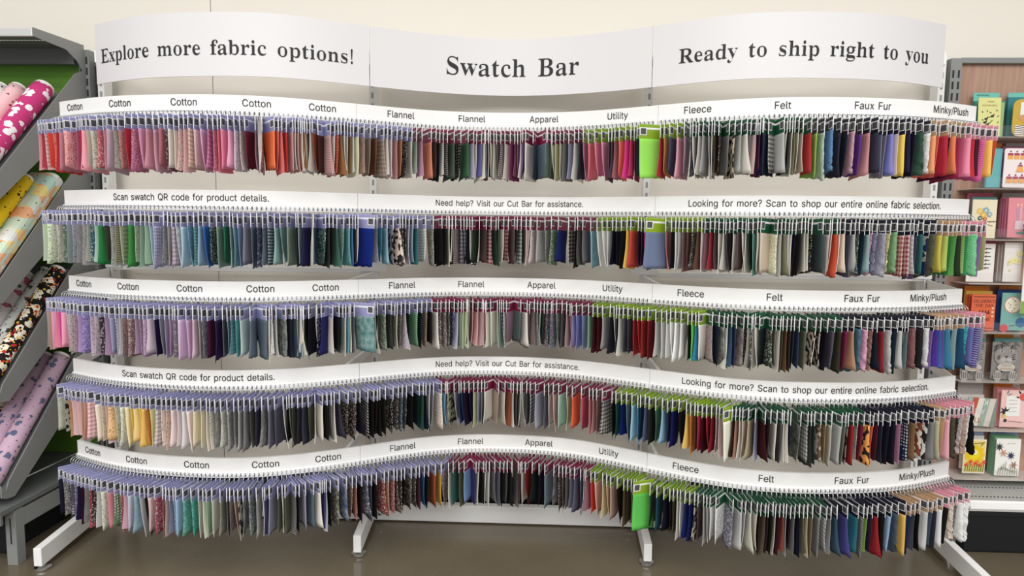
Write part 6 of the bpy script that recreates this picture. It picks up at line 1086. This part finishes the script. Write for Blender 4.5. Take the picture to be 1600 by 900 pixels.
def bolt(label, x, zf, r, m, L=0.6, lift=0.0, start=0.015, square=False):
    base = np.array([x, 2.50, zf+0.036])+ALONG*start+NORM*(r*(0.56 if square else 1)+0.003+lift)
    t = thing('fabric_bolt', label, 'fabric bolt', tuple(base), 'fabric bolts on the sloped shelves')
    e = base+ALONG*L; mb = MB()
    if square:
        side = np.array([1.0, 0, 0]); pr = []
        for k in range(20):
            a = 2*PI*k/20; ca, sa = math.cos(a), math.sin(a)
            pr.append((math.copysign(abs(ca)**0.45, ca)*r, math.copysign(abs(sa)**0.6, sa)*r*0.55))
        vs = [base+side*u+NORM*v for u, v in pr]+[e+side*u+NORM*v for u, v in pr]
        mb.add(vs, [(i, (i+1) % 20, 20+(i+1) % 20, 20+i) for i in range(20)]+[tuple(range(20))[::-1], tuple(range(20, 40))])
        mb.obj('fabric', m, t, smooth=False)
    else:
        n = 14; path = [base+ALONG*(L*i/n) for i in range(n+1)]
        rr = [r*(1+0.02*math.sin(3.1*i+x*40)) for i in range(n+1)]
        mb.tube(path, rr, 24); mb.obj('fabric', m, t, smooth=True)
        c = MB(); c.tube([e-ALONG*0.02, e+ALONG*0.012], r*0.93, 20); c.tube([e+ALONG*0.012, e+ALONG*0.013], r*0.42, 14, 1); c.obj('core', [M_core, mat('core_hollow', '6d675f', 0.8)], t)
B = print_mat
bolt('deep pink fabric bolt with white blobs, beside the end bracket of first sloped shelf', -2.066, SH[0], 0.044, B('pink_print', 'c43a78', [('f4eef0', 1.0)], 26, 0.40))
bolt('slim red fabric bolt with small white dots, between the deep pink and pale pink ones', -2.128, SH[0], 0.022, B('red_dot_print', 'd0303c', [('f3e6e6', 1.0)], 60, 0.28), 0.57)
bolt('pale pink fabric bolt with small dark and pink motifs on first sloped shelf', -2.185, SH[0], 0.038, B('palepink_print', 'eec3c8', [('8f3048', 0.6), ('6a5a50', 0.5)], 30, 0.33), 0.6)
bolt('white fabric bolt with fine black motifs on first sloped shelf', -2.262, SH[0], 0.040, B('white_print', 'eae8e6', [('33302f', 0.75), ('b04a60', 0.4)], 44, 0.34), 0.6)
bolt('second white fabric bolt with black scribbles, at the picture edge of first sloped shelf', -2.345, SH[0], 0.040, B('scribble_print', 'e6e4e2', [('2c2a2a', 0.8)], 52, 0.36), 0.58)
bolt('wide flat pastel patchwork fabric bolt in orange, mint and yellow', -2.085, SH[1], 0.072, B('patchwork_print', 'e8b98a', [('6a6a58', 0.35), ('d8627a', 0.3)], 34, 0.3, (1, 1, 1), 0.9, (21, ('e8a672', 'cfe0cc', 'efd98c', 'dfe3e2', 'f0b48a', 'b9d8cc'))), 0.62, 0.0, 0.01, True)
bolt('yellow fabric bolt with small black and red spots, lying on the patchwork bolt', -2.093, SH[1], 0.034, B('yellow_print', 'ecc81e', [('3a2c1e', 0.7), ('b03a28', 0.4)], 36, 0.33), 0.5, 0.082, 0.04)
bolt('navy blue fabric bolt with pale motifs beside the yellow bolt', -2.205, SH[1], 0.037, B('navy_print', '1f2f66', [('b9a878', 0.6)], 30, 0.3), 0.55)
bolt('dark fabric bolt behind the navy blue bolt', -2.29, SH[1], 0.037, B('dark_print', '3a3f4a', [('8d94a4', 0.6)], 34, 0.3), 0.55)
bolt('black fabric bolt crowded with red, white and yellow shapes', -2.052, SH[2], 0.034, B('busy_print', '171516', [('e8e0cc', 1.25), ('c42c2c', 0.7), ('dcb42c', 0.62), ('171516', 0.6)], 30, 0.40), 0.6)
bolt('slim grey and white patterned fabric bolt beside the black, red and yellow one', -2.113, SH[2], 0.027, B('grey_blocks_print', 'cfd2d0', [('3e4444', 0.8), ('b0485c', 0.4)], 44, 0.38, (1, 0.6, 0.6)), 0.6)
bolt('pale grey fabric bolt with pink roses and grey leaves', -2.182, SH[2], 0.042, B('rose_print', 'd2cccd', [('b55a74', 0.8), ('5c5a5c', 0.55)], 17, 0.36), 0.56)
bolt('dull grey fabric bolt behind the rose print one', -2.27, SH[2], 0.04, B('dull_print', '8b8788', [('5c585a', 0.7)], 24, 0.36), 0.56)
MLIL = B('lilac_print', 'c4a6bb', [('5d6584', 0.8), ('c4a6bb', 0.62), ('7d5f78', 0.42)], 24, 0.36)
bolt('lilac fabric bolt with blue motifs, next to the end bracket on lowest sloped shelf', -2.055, SH[3], 0.037, MLIL, 0.6)
bolt('second lilac fabric bolt with blue motifs, left of its twin', -2.133, SH[3], 0.038, MLIL, 0.6)
bolt('cream fabric bolt with navy, pink and yellow shapes on lowest sloped shelf', -2.208, SH[3], 0.034, B('cream_print', 'd9d4b8', [('2f3a52', 0.9), ('d08aa0', 0.6), ('d8c24c', 0.5)], 20, 0.38), 0.57)
bolt('dark teal printed fabric bolt behind the cream one', -2.28, SH[3], 0.034, B('teal_print', '2c4a50', [('d5d0b0', 0.7)], 22, 0.36), 0.56)
t = thing('storage_tote', 'black storage box on the floor under the fabric bolt shelving', 'storage box', (-2.4, 2.8, 0))
mb = MB(); mb.prism([(-3.2, 2.60, 0.0), (-3.2, 3.0, 0.0), (-3.2, 3.02, 0.19), (-3.2, 2.58, 0.19)], (0, 0, 0), (1.1, 0, 0)); mb.obj('box_body', M_black, t, bevel=0.01)
MB().box((-3.22, 2.565, 0.19), (-2.08, 3.035, 0.205)).obj('rim', M_black, t, bevel=0.004)
t = thing('display_peg', 'small chrome peg hook standing off the base deck', 'peg hook', (-2.02, 2.8, 0.27))
mb = MB(); mb.tube([(-2.05, 2.62, 0.33), (-2.02, 2.62, 0.335), (-2.0, 3.09, 0.335)], 0.003, 6); mb.tube([(-2.05, 2.62, 0.30), (-2.05, 2.62, 0.345)], 0.004, 6); mb.obj('rod', M_chrome, t)

# ------------------------------------------------------------------ right fixture: greeting cards
RX = 1.99
gr = thing('card_gondola', 'grey steel card rack with wood grain back panel and perforated base shelf', 'shelving', (2.6, 3.1, 0))
mb = MB(); slot_post(mb, RX, 3.13, 2.185, 0.024); mb.obj('slotted_upright', [M_grey, M_slot], gr)
MB().box((RX+0.024, 3.128, 0.24), (3.6, 3.145, 2.17)).obj('wood_panel', M_wood, gr)
MB().box((RX+0.024, 3.105, 2.165), (3.6, 3.15, 2.19)).obj('top_rail', M_grey, gr, bevel=0.003)
mb = MB(); holed_sheet(mb, RX+0.03, 3.6, 2.84, 3.125, 0.25, (2.89, 3.0, 3.08)); mb.box((RX+0.03, 2.84, 0.20), (RX+0.034, 3.12, 0.2485)); mb.obj('base_shelf', mat('pale_steel', 'b9bab8', 0.4, 0.1), gr)
mb = MB(); mb.prism([(RX+0.03, 2.835, 0.254), (RX+0.03, 2.826, 0.248), (RX+0.03, 2.822, 0.222), (RX+0.03, 2.83, 0.208), (RX+0.03, 2.845, 0.208), (RX+0.03, 2.845, 0.252)], (0, 0, 0), (1.6, 0, 0)); mb.obj('price_rail', M_white, gr)
mb = MB(); mb.box((RX-0.016, 2.87, 0.0), (RX+0.012, 2.90, 0.19)); mb.obj('base_foot', M_chrome, gr, bevel=0.004)
t = thing('storage_bin', 'large black bin on the floor under the greeting card base shelf', 'storage bin', (2.5, 2.9, 0))
mb = MB(); mb.prism([(RX+0.045, 2.87, 0.0), (RX+0.045, 3.1, 0.0), (RX+0.045, 3.11, 0.195), (RX+0.045, 2.85, 0.195)], (0, 0, 0), (1.4, 0, 0)); mb.obj('bin_body', M_black, t, bevel=0.012)
MB().box((RX+0.04, 2.845, 0.178), (3.45, 3.115, 0.2)).obj('rim', M_black, t, bevel=0.004)

# clear card ledges, one per row of cards; measured heights of the ledges above the floor
CY = 3.04
def cz(px, py): return float(at_y(px, py, CY)[2])
def cx(px, py): return float(at_y(px, py, CY)[0])
LEDGE = [214, 294, 373, 441, 517, 593, 668, 743]
LN = ('topmost', 'second from the top', 'third from the top', 'fourth from the top', 'fifth from the top', 'sixth from the top', 'seventh from the top', 'lowest')
for k, py in enumerate(LEDGE):
    z = cz(1560, py)-0.004
    t = thing('card_ledge', f'clear narrow card ledge on the wood panel, {LN[k]}', 'card ledge', (2.5, CY, z), 'clear card ledges')
    MB().box((2.05, 2.995, z-0.003), (3.5, 3.126, z)).obj('tray', mat('ledge_plastic', 'd8cdc6', 0.2), t)
    MB().box((2.05, 2.993, z-0.005), (3.5, 2.995, z+0.048)).obj('lip', M_acr, t)

class Art:
    """flat print on a card face: px positions in the card's own plane are metres (u right, v up) from its lower left corner"""
    def __init__(s): s.mb = MB(); s.mats = []; s.n = 0
    def mi(s, c):
        m = mat('ink_'+c, c, 0.6)
        if m not in s.mats: s.mats.append(m)
        return s.mats.index(m)
    def poly(s, pts, c): s.n += 1; y = -0.0006-0.00012*s.n; s.mb.add([(u, y, v) for u, v in pts], [tuple(range(len(pts)))], s.mi(c)); return s
    def disc(s, u, v, r, c, n=14, ry=None, ph=0): ry = ry or r; return s.poly([(u+r*math.cos(2*PI*k/n+ph), v+ry*math.sin(2*PI*k/n+ph)) for k in range(n)], c)
    def rect(s, u0, v0, u1, v1, c): return s.poly([(u0, v0), (u1, v0), (u1, v1), (u0, v1)], c)
    def line(s, u0, v0, u1, v1, w, c):
        d = math.hypot(u1-u0, v1-v0) or 1; a, b = -(v1-v0)/d*w/2, (u1-u0)/d*w/2
        return s.poly([(u0+a, v0+b), (u0-a, v0-b), (u1-a, v1-b), (u1+a, v1+b)], c)
    def flower(s, u, v, r, c, mid, n=5):
        for k in range(n): s.disc(u+r*0.6*math.cos(2*PI*k/n), v+r*0.6*math.sin(2*PI*k/n), r*0.45, c, 8)
        return s.disc(u, v, r*0.35, mid, 8)
    def leaf(s, u, v, a, l, w, c):
        ca, sa = math.cos(a), math.sin(a); return s.poly([(u+ca*x-sa*y, v+sa*x+ca*y) for x, y in ((0, 0), (l*0.35, w/2), (l, 0), (l*0.35, -w/2))], c)
    def text(s, txt, u, v, size, c, rot=0.0, font=None):
        s.n += 1; y = -0.0006-0.00012*s.n; ca, sa = math.cos(rot), math.sin(rot)
        text_mesh(s.mb, font or SANS, txt, lambda a, b: (u+ca*a-sa*b, y, v+sa*a+ca*b), size, 1.0, 0.3, True, s.mi(c)); return s
def flatcard(name, label, cat, rect, col, Y=CY, art=None, group=None, th=0.0035, rad=0.0, lean=0.0, roll=0.0):
    x0, y0, x1, y1 = rect
    a, b = at_y(x0, y1, Y), at_y(x1, y0, Y); w, h = float(b[0]-a[0]), float(b[2]-a[2])
    t = bpy.data.objects.new(name, None); COL.objects.link(t); t.location = (a[0], Y, a[2]); t.rotation_euler = (-lean, roll, 0); t['_w'] = (0.0, 0.0, 0.0); t.empty_display_size = 0.03
    tag(t, label, cat, group)
    mb = MB()
    if rad:
        P = []
        for cx_, cz_, a0 in ((w-rad, h-rad, 0), (rad, h-rad, 90), (rad, rad, 180), (w-rad, rad, 270)):
            P += [(cx_+rad*math.cos(R(a0+d)), 0, cz_+rad*math.sin(R(a0+d))) for d in (0, 30, 60, 90)]
        mb.prism(P, (0, 0, 0), (0, th, 0))
    else: mb.box((0, 0, 0), (w, th, h))
    me = mb.mesh('sheet', [mat('paper_'+col, col, 0.6)]); o = bpy.data.objects.new('sheet', me); COL.objects.link(o); o.parent = t
    if art:
        A = Art(); art(A, w, h); me = A.mb.mesh('artwork', A.mats); o = bpy.data.objects.new('artwork', me); COL.objects.link(o); o.parent = t
    return t
GC, GE, GT = 'greeting cards on the clear ledges', 'envelopes behind the greeting cards', 'card dividers above the cards'
def divider(label, rect, col, txt=None, Y=3.10, price=None):
    def art(A, w, h):
        if txt: A.text(txt, min(w*0.36, 0.045), h-0.0135, 0.014, '2a2a2a')
        if price: A.rect(w*0.72, h-0.022, w*0.97, h-0.002, 'f4f2ee'); A.text(price, w*0.845, h-0.018, 0.017, '1c1c1c')
    flatcard('card_divider', label, 'card divider', rect, col, Y, art if (txt or price) else None, GT, 0.002)
def env(label, rect, col, Y=3.085): flatcard('envelope', label, 'envelope', rect, col, Y, None, GE, 0.012)
# row 1
divider('turquoise divider reading anniversary above the yellow green card', (1519, 145, 1562, 180), '6fc2b4', 'anniversary')
env('teal green envelope behind the yellow green anniversary card', (1519, 158, 1571, 213), '3f8f86'); env('pale green envelope right of the yellow green card', (1540, 160, 1570, 213), '9fbf7c', 3.06)
def art(A, w, h):
    A.text('happy', w*0.55, h*0.88, 0.017, 'b08a50', 0, SERIF if all(c in SERIF for c in 'happy') else SANS); A.text('anniversary', w*0.5, h*0.78, 0.017, 'b08a50')
    for u, v in ((0.35, 0.45), (0.62, 0.52), (0.4, 0.3), (0.3, 0.36)):
        A.disc(w*u, h*v, 0.008, '2c2c26', 8, 0.005); A.disc(w*u+0.006, h*v+0.006, 0.0035, '2c2c26', 6)
    A.disc(w*0.68, h*0.56, 0.004, 'b8423a', 8)
    for k in range(14): A.leaf(w*(0.15+0.055*k), h*(0.15+0.09*((k*5) % 7)), 1.0+k, 0.014, 0.004, '4c5a3c')
flatcard('greeting_card', 'pale yellow green card with little dark birds, on the topmost ledge', 'greeting card', (1527, 152, 1567, 213), 'dcdc94', 3.035, art, GC, lean=0.05)
divider('turquoise divider above the mustard card', (1573, 145, 1616, 180), '6fc2b4', None); env('teal envelope behind the mustard card', (1571, 152, 1600, 213), '2f8088')
def art(A, w, h):
    A.rect(w*0.3, h*0.55, w*0.95, h*0.92, 'e6eeee'); A.disc(w*0.62, h*0.72, 0.016, '58c0c4', 10); A.poly([(w*0.2, h*0.5), (w*0.6, h*0.32), (w, h*0.5), (w, h*0.64), (w*0.2, h*0.56)], 'cf9a6c')
    A.rect(w*0.12, h*0.02, w*0.5, h*0.3, 'efe9e2')
    for k in range(5): A.line(w*0.12, h*(0.04+0.055*k), w*0.5, h*(0.07+0.055*k), 0.003, '4a3c30')
flatcard('greeting_card', 'mustard card with round top, at the edge of the topmost ledge', 'greeting card', (1580, 155, 1622, 213), 'c9a83c', 3.035, art, GC, rad=0.03)
# row 2
divider('orange divider left of the cake card', (1548, 224, 1566, 250), 'e08a3c'); env('sky teal envelope left of the cake card', (1540, 232, 1567, 293), '66b3b8', 3.05)
divider('grey divider above the white cake card', (1570, 224, 1616, 250), 'b4b0b0', None); env('mauve envelope behind the white cake card', (1562, 229, 1610, 292), '9c5a80')
def art(A, w, h):
    for r_ in (0.72, 0.12):
        for k in range(4): A.rect(w*(0.1+0.21*k), h*r_, w*(0.28+0.21*k), h*(r_+0.1), 'eeae62'); A.rect(w*(0.1+0.21*k), h*(r_+0.1), w*(0.28+0.21*k), h*(r_+0.16), 'a8405c'); A.disc(w*(0.19+0.21*k), h*(r_+0.2), 0.004, 'a8305c', 8)
    A.poly([(w*0.4, h*0.4), (w*0.66, h*0.4), (w*0.6, h*0.54), (w*0.46, h*0.54)], 'eeae62'); A.rect(w*0.46, h*0.54, w*0.6, h*0.58, 'a8405c'); A.disc(w*0.53, h*0.62, 0.004, '4a3040', 8)
flatcard('greeting_card', 'white card with rows of orange cake slices, second ledge', 'greeting card', (1566, 232, 1618, 293), 'f2e8ea', 3.035, art, GC, rad=0.008)
# row 3
divider('pink divider above the cream bouquet card', (1510, 302, 1552, 330), 'd86a86', None); env('teal edged envelope behind the cream bouquet card', (1515, 308, 1558, 371), '6aa2a8')
def art(A, w, h):
    for u, v, r_, c in ((0.3, 0.7, 0.014, 'e8c868'), (0.55, 0.72, 0.015, '88b4cc'), (0.45, 0.6, 0.015, 'ecc050'), (0.7, 0.62, 0.012, '9ab8cc'), (0.32, 0.52, 0.01, '4c6468'), (0.52, 0.5, 0.009, 'cc5c34')): A.flower(w*u, h*v, r_, c, 'f0e4b4')
    A.line(w*0.55, h*0.43, w*0.98, h*0.44, 0.003, '2f2c2a'); A.line(w*0.62, h*0.36, w*0.85, h*0.32, 0.002, '2f2c2a')
flatcard('greeting_card', 'cream card with a bouquet of yellow and blue flowers, third ledge', 'greeting card', (1516, 312, 1559, 372), 'efe6c6', 3.035, art, GC)
divider('grey divider above the pink candle card', (1564, 302, 1612, 330), 'b4b0b0', None)
for k in range(3): env(f'dusty pink envelope, {("first", "second", "third")[k]} of three stacked left of the candle card', (1560+4*k, 309+k, 1585+4*k, 370), 'b8667c', 3.07-0.013*k)
def art(A, w, h):
    for k in range(5): A.rect(w*(0.3+0.12*k), h*0.42, w*(0.37+0.12*k), h*(0.75+0.04*(k % 2)), ('b49ab8', 'dcb0b8', 'a8b0c8', 'c898a8', 'b8a8c0')[k]); A.disc(w*(0.335+0.12*k), h*0.82, 0.004, 'f0dcb0', 8)
    A.rect(w*0.25, h*0.2, w*0.75, h*0.42, 'd8c4d0'); A.disc(w*0.55, h*0.12, 0.03, '4c8c80', 14, 0.006)
    for k in range(4): A.poly([(w*0.55, h*(0.16+0.06*k)), (w*0.85, h*(0.24+0.06*k)), (w*0.85, h*(0.29+0.06*k)), (w*0.55, h*(0.21+0.06*k))], ('2f4458', 'e0b050', 'a83c3c', 'f0e8dc')[k])
flatcard('greeting_card', 'pink card with a tall candle cake, third ledge', 'greeting card', (1573, 309, 1622, 371), 'e4909c', 3.03, art, GC, lean=0.03)
# row 4
divider('pink divider above the white handwriting card', (1530, 377, 1556, 400), 'd86a86', None)
def art(A, w, h):
    for k in range(6): 
        A.line(w*(0.35+0.03*(k % 2)), h*(0.86-0.1*k), w*(0.8+0.05*((k+1) % 2)), h*(0.87-0.1*k), 0.0035, '2a2626')
        A.line(w*0.45, h*(0.84-0.1*k), w*0.5, h*(0.9-0.1*k), 0.003, '2a2626'); A.line(w*0.65, h*(0.84-0.1*k), w*0.68, h*(0.9-0.1*k), 0.003, '2a2626')
    for k in range(4): A.disc(w*0.12, h*(0.35+0.08*k), 0.004, '8c3040', 8)
flatcard('greeting_card', 'white card of black handwriting, fourth ledge', 'greeting card', (1509, 381, 1556, 440), 'f2ece8', 3.035, art, GC)
for k in range(2): env(f'pale grey envelope, {("outer", "inner")[k]} of two beside the yellow rose card', (1556+5*k, 382, 1585+5*k, 439), 'b9aea8', 3.06-0.013*k)
def art(A, w, h):
    for u, v, r_ in ((0.35, 0.5, 0.014), (0.6, 0.55, 0.017), (0.8, 0.52, 0.014), (0.85, 0.72, 0.013)): A.flower(w*u, h*v, r_, 'efe8b8', 'e4dc84')
    A.disc(w*0.35, h*0.3, 0.006, 'e4dcb0', 8); A.line(w*0.2, h*0.4, w*0.3, h*0.55, 0.002, 'c9c4b4')
flatcard('greeting_card', 'white card with pale yellow roses, fourth ledge', 'greeting card', (1566, 379, 1599, 440), 'ece8e4', 3.03, art, GC)
flatcard('greeting_card', 'tall plain white card with green foot standing forward at the picture edge', 'greeting card', (1594, 340, 1625, 490), 'f4f2ee', 2.99, lambda A, w, h: A.rect(0, 0, w, h*0.13, '84b04c'), GC)
# row 5
divider('orange divider above the orange ticket card', (1505, 447, 1547, 480), 'ee8f2c', None); env('yellow envelope behind the orange ticket card', (1505, 455, 1551, 516), 'f0cc5c')
for k in range(2): flatcard('greeting_card', f'orange ticket card peeping out behind the front one, {("rearmost", "middle")[k]} copy', 'greeting card', (1506+4*k, 460, 1548+4*k, 516), 'd9603c', 3.07-0.01*k, None, GC, rad=0.006)
def art(A, w, h):
    c = '5c2c22'
    A.text('CELEBRATE', w*0.55, h*0.77, 0.026, c); A.text('THE DAY', w*0.53, h*0.65, 0.026, c)
    for k in range(4): A.poly([(w*(0.3+0.12*k), h*0.46), (w*(0.36+0.12*k), h*0.58), (w*(0.42+0.12*k), h*0.46)], c)
    A.text('ONE', w*0.62, h*0.27, 0.028, c)
    for k in range(5): A.rect(w*(0.28+0.07*k), h*0.08, w*(0.315+0.07*k), h*0.2, c)
    for k in range(3): A.disc(w*0.88, h*(0.62-0.11*k), 0.006, 'efc8a0', 5)
    for q in ((0.06, 0.06, 0.96, 0.075), (0.06, 0.925, 0.96, 0.94)): A.rect(w*q[0], h*q[1], w*q[2], h*q[3], c)
flatcard('greeting_card', 'orange ticket shaped card reading CELEBRATE THE DAY, front copy', 'greeting card', (1515, 460, 1557, 516), 'e06a44', 3.035, art, GC, rad=0.006)
divider('orange divider above the teal embroidery card', (1560, 447, 1594, 470), 'ee8f2c', None); env('royal blue envelope behind the teal embroidery card', (1554, 453, 1597, 516), '244e94')
def art(A, w, h):
    A.disc(w*0.38, h*0.68, 0.038, 'c98c7c', 22); A.disc(w*0.38, h*0.68, 0.034, 'f0ead8', 22)
    for k in range(10): A.leaf(w*0.38+0.022*math.cos(k*1.9)*(0.4+0.06*k), h*0.68+0.024*math.sin(k*1.9), k*1.3, 0.01, 0.004, ('8a9440', '7a3c40')[k % 2])
    A.disc(w*0.7, h*0.22, 0.022, '3c6c94', 14); A.line(w*0.3, h*0.12, w*0.62, h*0.16, 0.0025, '3c6c94'); A.line(w*0.78, h*0.5, w*0.98, h*0.1, 0.0025, 'e0d8c0')
    A.disc(w*0.12, h*0.06, 0.018, 'd8484c', 10); A.rect(w*0.78, h*0.6, w*0.92, h*0.95, 'd0d47c')
flatcard('greeting_card', 'teal card with embroidery hoop and ball of yarn, fifth ledge', 'greeting card', (1562, 458, 1612, 516), '7cb0aa', 3.035, art, GC)
# row 6: two cards printed with a grey striped cat's face
def catart(A, w, h):
    for k in range(26):
        u = (k*0.377) % 1.0; v = (k*0.233) % 1.0; A.leaf(w*u, h*v, (2.4 if u > 0.5 else 0.7)+0.4*math.sin(k*2.1), 0.045, 0.011, ('4a4644', '6e6a68', '35312f', 'b4afac')[k % 4])
    A.disc(w*0.46, h*0.62, 0.052, '96918e', 20, 0.046); A.disc(w*0.46, h*0.5, 0.03, 'a9a5a1', 16, 0.02)
    for s in (-1, 1):
        A.poly([(w*0.46+s*0.044, h*0.82), (w*0.46+s*0.035, h*0.97), (w*0.46+s*0.014, h*0.85)], '6e6a68')
        A.disc(w*0.46+s*0.02, h*0.75, 0.009, 'c9c5bf', 10, 0.0042); A.disc(w*0.46+s*0.02, h*0.75, 0.004, '221f1e', 8, 0.0035)
        for k in range(4): A.leaf(w*0.46+s*0.018, h*(0.80+0.03*k), PI/2-s*(0.3+0.25*k), 0.018, 0.004, '3a3634')
        for k in range(3): A.leaf(w*0.46+s*0.024, h*(0.55+0.05*k), (0 if s > 0 else PI)+0.2*k, 0.02, 0.005, '3a3634')
        A.disc(w*0.46+s*0.012, h*0.53, 0.013, 'b9b5b1', 10, 0.009); A.disc(w*0.46+s*0.032, h*0.10, 0.020, 'b4afac', 12, 0.026)
        for k in range(4): A.line(w*0.46+s*(0.016+0.009*k), h*0.03, w*0.46+s*(0.018+0.009*k), h*0.2, 0.003, '3a3634')
    A.poly([(w*0.46-0.008, h*0.64), (w*0.46+0.008, h*0.64), (w*0.46, h*0.585)], '4a3634'); A.disc(w*0.47, h*0.33, 0.04, 'c4c0bc', 16, 0.019)
    A.text('happy', w*0.48, h*0.36, 0.022, 'b08038'); A.text('birthday', w*0.48, h*0.26, 0.022, 'b08038')
divider('white price divider above the left cat card', (1527, 522, 1541, 560), 'e8e6e2', None, 3.10); divider('orange divider with white price above the right cat card', (1551, 522, 1595, 556), 'ee8f2c', None, 3.10, '2.99')
env('turquoise envelope behind the right cat card', (1550, 529, 1596, 590), '69a8a2'); env('turquoise envelope behind the left cat card', (1502, 530, 1541, 590), '69a8a2')
flatcard('greeting_card', 'grey striped cat face card, left one of the two alike', 'greeting card', (1499, 535, 1541, 592), '8b8683', 3.035, catart, GC)
flatcard('greeting_card', 'grey striped cat face card under the priced orange divider', 'greeting card', (1547, 535, 1598, 592), '8b8683', 3.035, catart, GC)
# row 7
divider('wide grey divider above the tilted striped card', (1494, 596, 1537, 640), 'b9b4b2', None)
env('white envelope behind the tilted striped card', (1494, 617, 1538, 666), 'ece6e2')
def art(A, w, h):
    for k, c in enumerate(('c05a40', 'e6e2d8', '9cb0a4', 'd8cfc4', '7e9488')): A.poly([(w*(0.02+0.2*k), 0), (w*(0.22+0.2*k), 0), (w*min(1.0, 0.36+0.2*k), h), (w*min(0.99, 0.16+0.2*k), h)], c)
    for k, (q, c) in enumerate((('TH', 'c9663c'), ('AN', 'd8d4c8'), ('KS', 'f2ede4'))): A.text(q, w*(0.34+0.1*k), h*(0.30+0.32*k), 0.046, c, PI)
flatcard('greeting_card', 'striped thanks card standing upside down and tilted, seventh ledge', 'greeting card', (1508, 621, 1556, 664), 'a9b8ae', 3.03, art, GC, roll=0.06)
divider('orange divider with price above the pink floral card', (1550, 599, 1594, 640), 'ee8f2c', None, 3.10, '2.99')
for k in range(2): env(f'pink envelope, {("rear", "front")[k]} of two behind the pink floral card', (1550 + 4*k, 606 + 2*k, 1594, 666), 'e79fa3', 3.075-0.014*k)
def art(A, w, h):
    A.rect(w*0.2, h*0.3, w*0.75, h*0.85, 'f4f0ec')
    for k in range(4): A.line(w*0.3, h*(0.72-0.1*k), w*0.62, h*(0.73-0.1*k), 0.002, '9c9490')
    A.disc(w*0.85, h*0.82, 0.018, 'dc5c54', 14); A.leaf(w*0.75, h*0.9, 2.2, 0.02, 0.01, '26302c'); A.leaf(w*0.7, h*0.8, 2.9, 0.018, 0.009, '26302c')
    for k in range(5): A.leaf(w*0.18, h*(0.42+0.0*k), 0.6+0.9*k, 0.026, 0.010, '26302c')
    A.disc(w*0.15, h*0.3, 0.009, 'd8cc5c', 10); A.disc(w*0.2, h*0.18, 0.008, '26302c', 8); A.line(w*0.3, h*0.17, w*0.9, h*0.14, 0.002, '8c6a64'); A.leaf(w*0.2, h*0.88, 1.2, 0.03, 0.006, '7a8084'); A.leaf(w*0.22, h*0.86, 0.4, 0.026, 0.006, '7a8084')
flatcard('greeting_card', 'pink card with red flower and dark leaves around a poem, seventh ledge', 'greeting card', (1561, 610, 1606, 667), 'f0c8c4', 3.03, art, GC)
# row 8
env('sky blue envelope behind the sunshine card', (1500, 673, 1537, 730), '9db6dc'); env('white envelope behind the sunshine card', (1500, 681, 1538, 732), 'f0eeea', 3.07)
def art(A, w, h):
    A.rect(w*0.05, h*0.04, w*0.95, h*0.96, 'efd97c'); A.disc(w*0.5, h*0.58, 0.034, 'f4dc1c', 18); A.disc(w*0.52, h*0.62, 0.012, 'fbf0b0', 12)
    for k in range(9): A.disc(w*0.5+0.034*math.cos(k*0.7), h*0.56+0.034*math.sin(k*0.7), 0.012, 'ecc818', 8)
    for k in range(9): A.line(w*(0.1+0.1*k), h*0.06, w*(0.14+0.1*k), h*(0.22+0.05*(k % 3)), 0.004, '5c7c3c'); A.disc(w*(0.14+0.1*k), h*(0.25+0.05*(k % 3)), 0.008, ('d8503c', 'e8883c')[k % 2], 8)
    A.line(w*0.1, h*0.86, w*0.9, h*0.92, 0.003, '6a5428'); A.leaf(w*0.85, h*0.9, 4.0, 0.02, 0.007, '8c8c3c')
flatcard('greeting_card', 'yellow card with big sun over red flowers, lowest ledge', 'greeting card', (1503, 687, 1542, 739), 'f2e8d4', 3.03, art, GC)
for k in range(3): env(f'mint green envelope, {("rear", "middle", "front")[k]} of three behind the butterfly card', (1544+3*k, 680+2*k, 1588+k*2, 742), '8cc49c', 3.08-0.013*k)
divider('periwinkle blue divider above the butterfly card', (1546, 673, 1590, 700), '94aedc', 'get well')
def art(A, w, h):
    A.text('get well', w*0.6, h*0.86, 0.013, 'b4a888')
    for u, v, c, n in ((0.62, 0.55, '2f3660', 9), (0.12, 0.78, '26302c', 8), (0.75, 0.3, 'c08878', 6), (0.3, 0.62, 'c8906c', 6)):
        for k in range(n): A.leaf(w*u, h*v, 2*PI*k/n, 0.022, 0.006, c)
    for k in range(9): A.line(w*(0.1+0.1*k), h*0.02, w*(0.16+0.09*k), h*(0.22+0.06*(k % 4)), 0.002, '5c6c58'); A.leaf(w*(0.14+0.09*k), h*0.16, 0.7+0.4*k, 0.02, 0.006, ('9cae94', '7a8878', 'c4a094')[k % 3])
flatcard('greeting_card', 'white card with a butterfly and dark blue flower, lowest ledge', 'greeting card', (1553, 686, 1596, 743), 'f2f0ec', 3.03, art, GC, rad=0.004)

for o in bpy.data.objects:
    if '_w' in o: del o['_w']
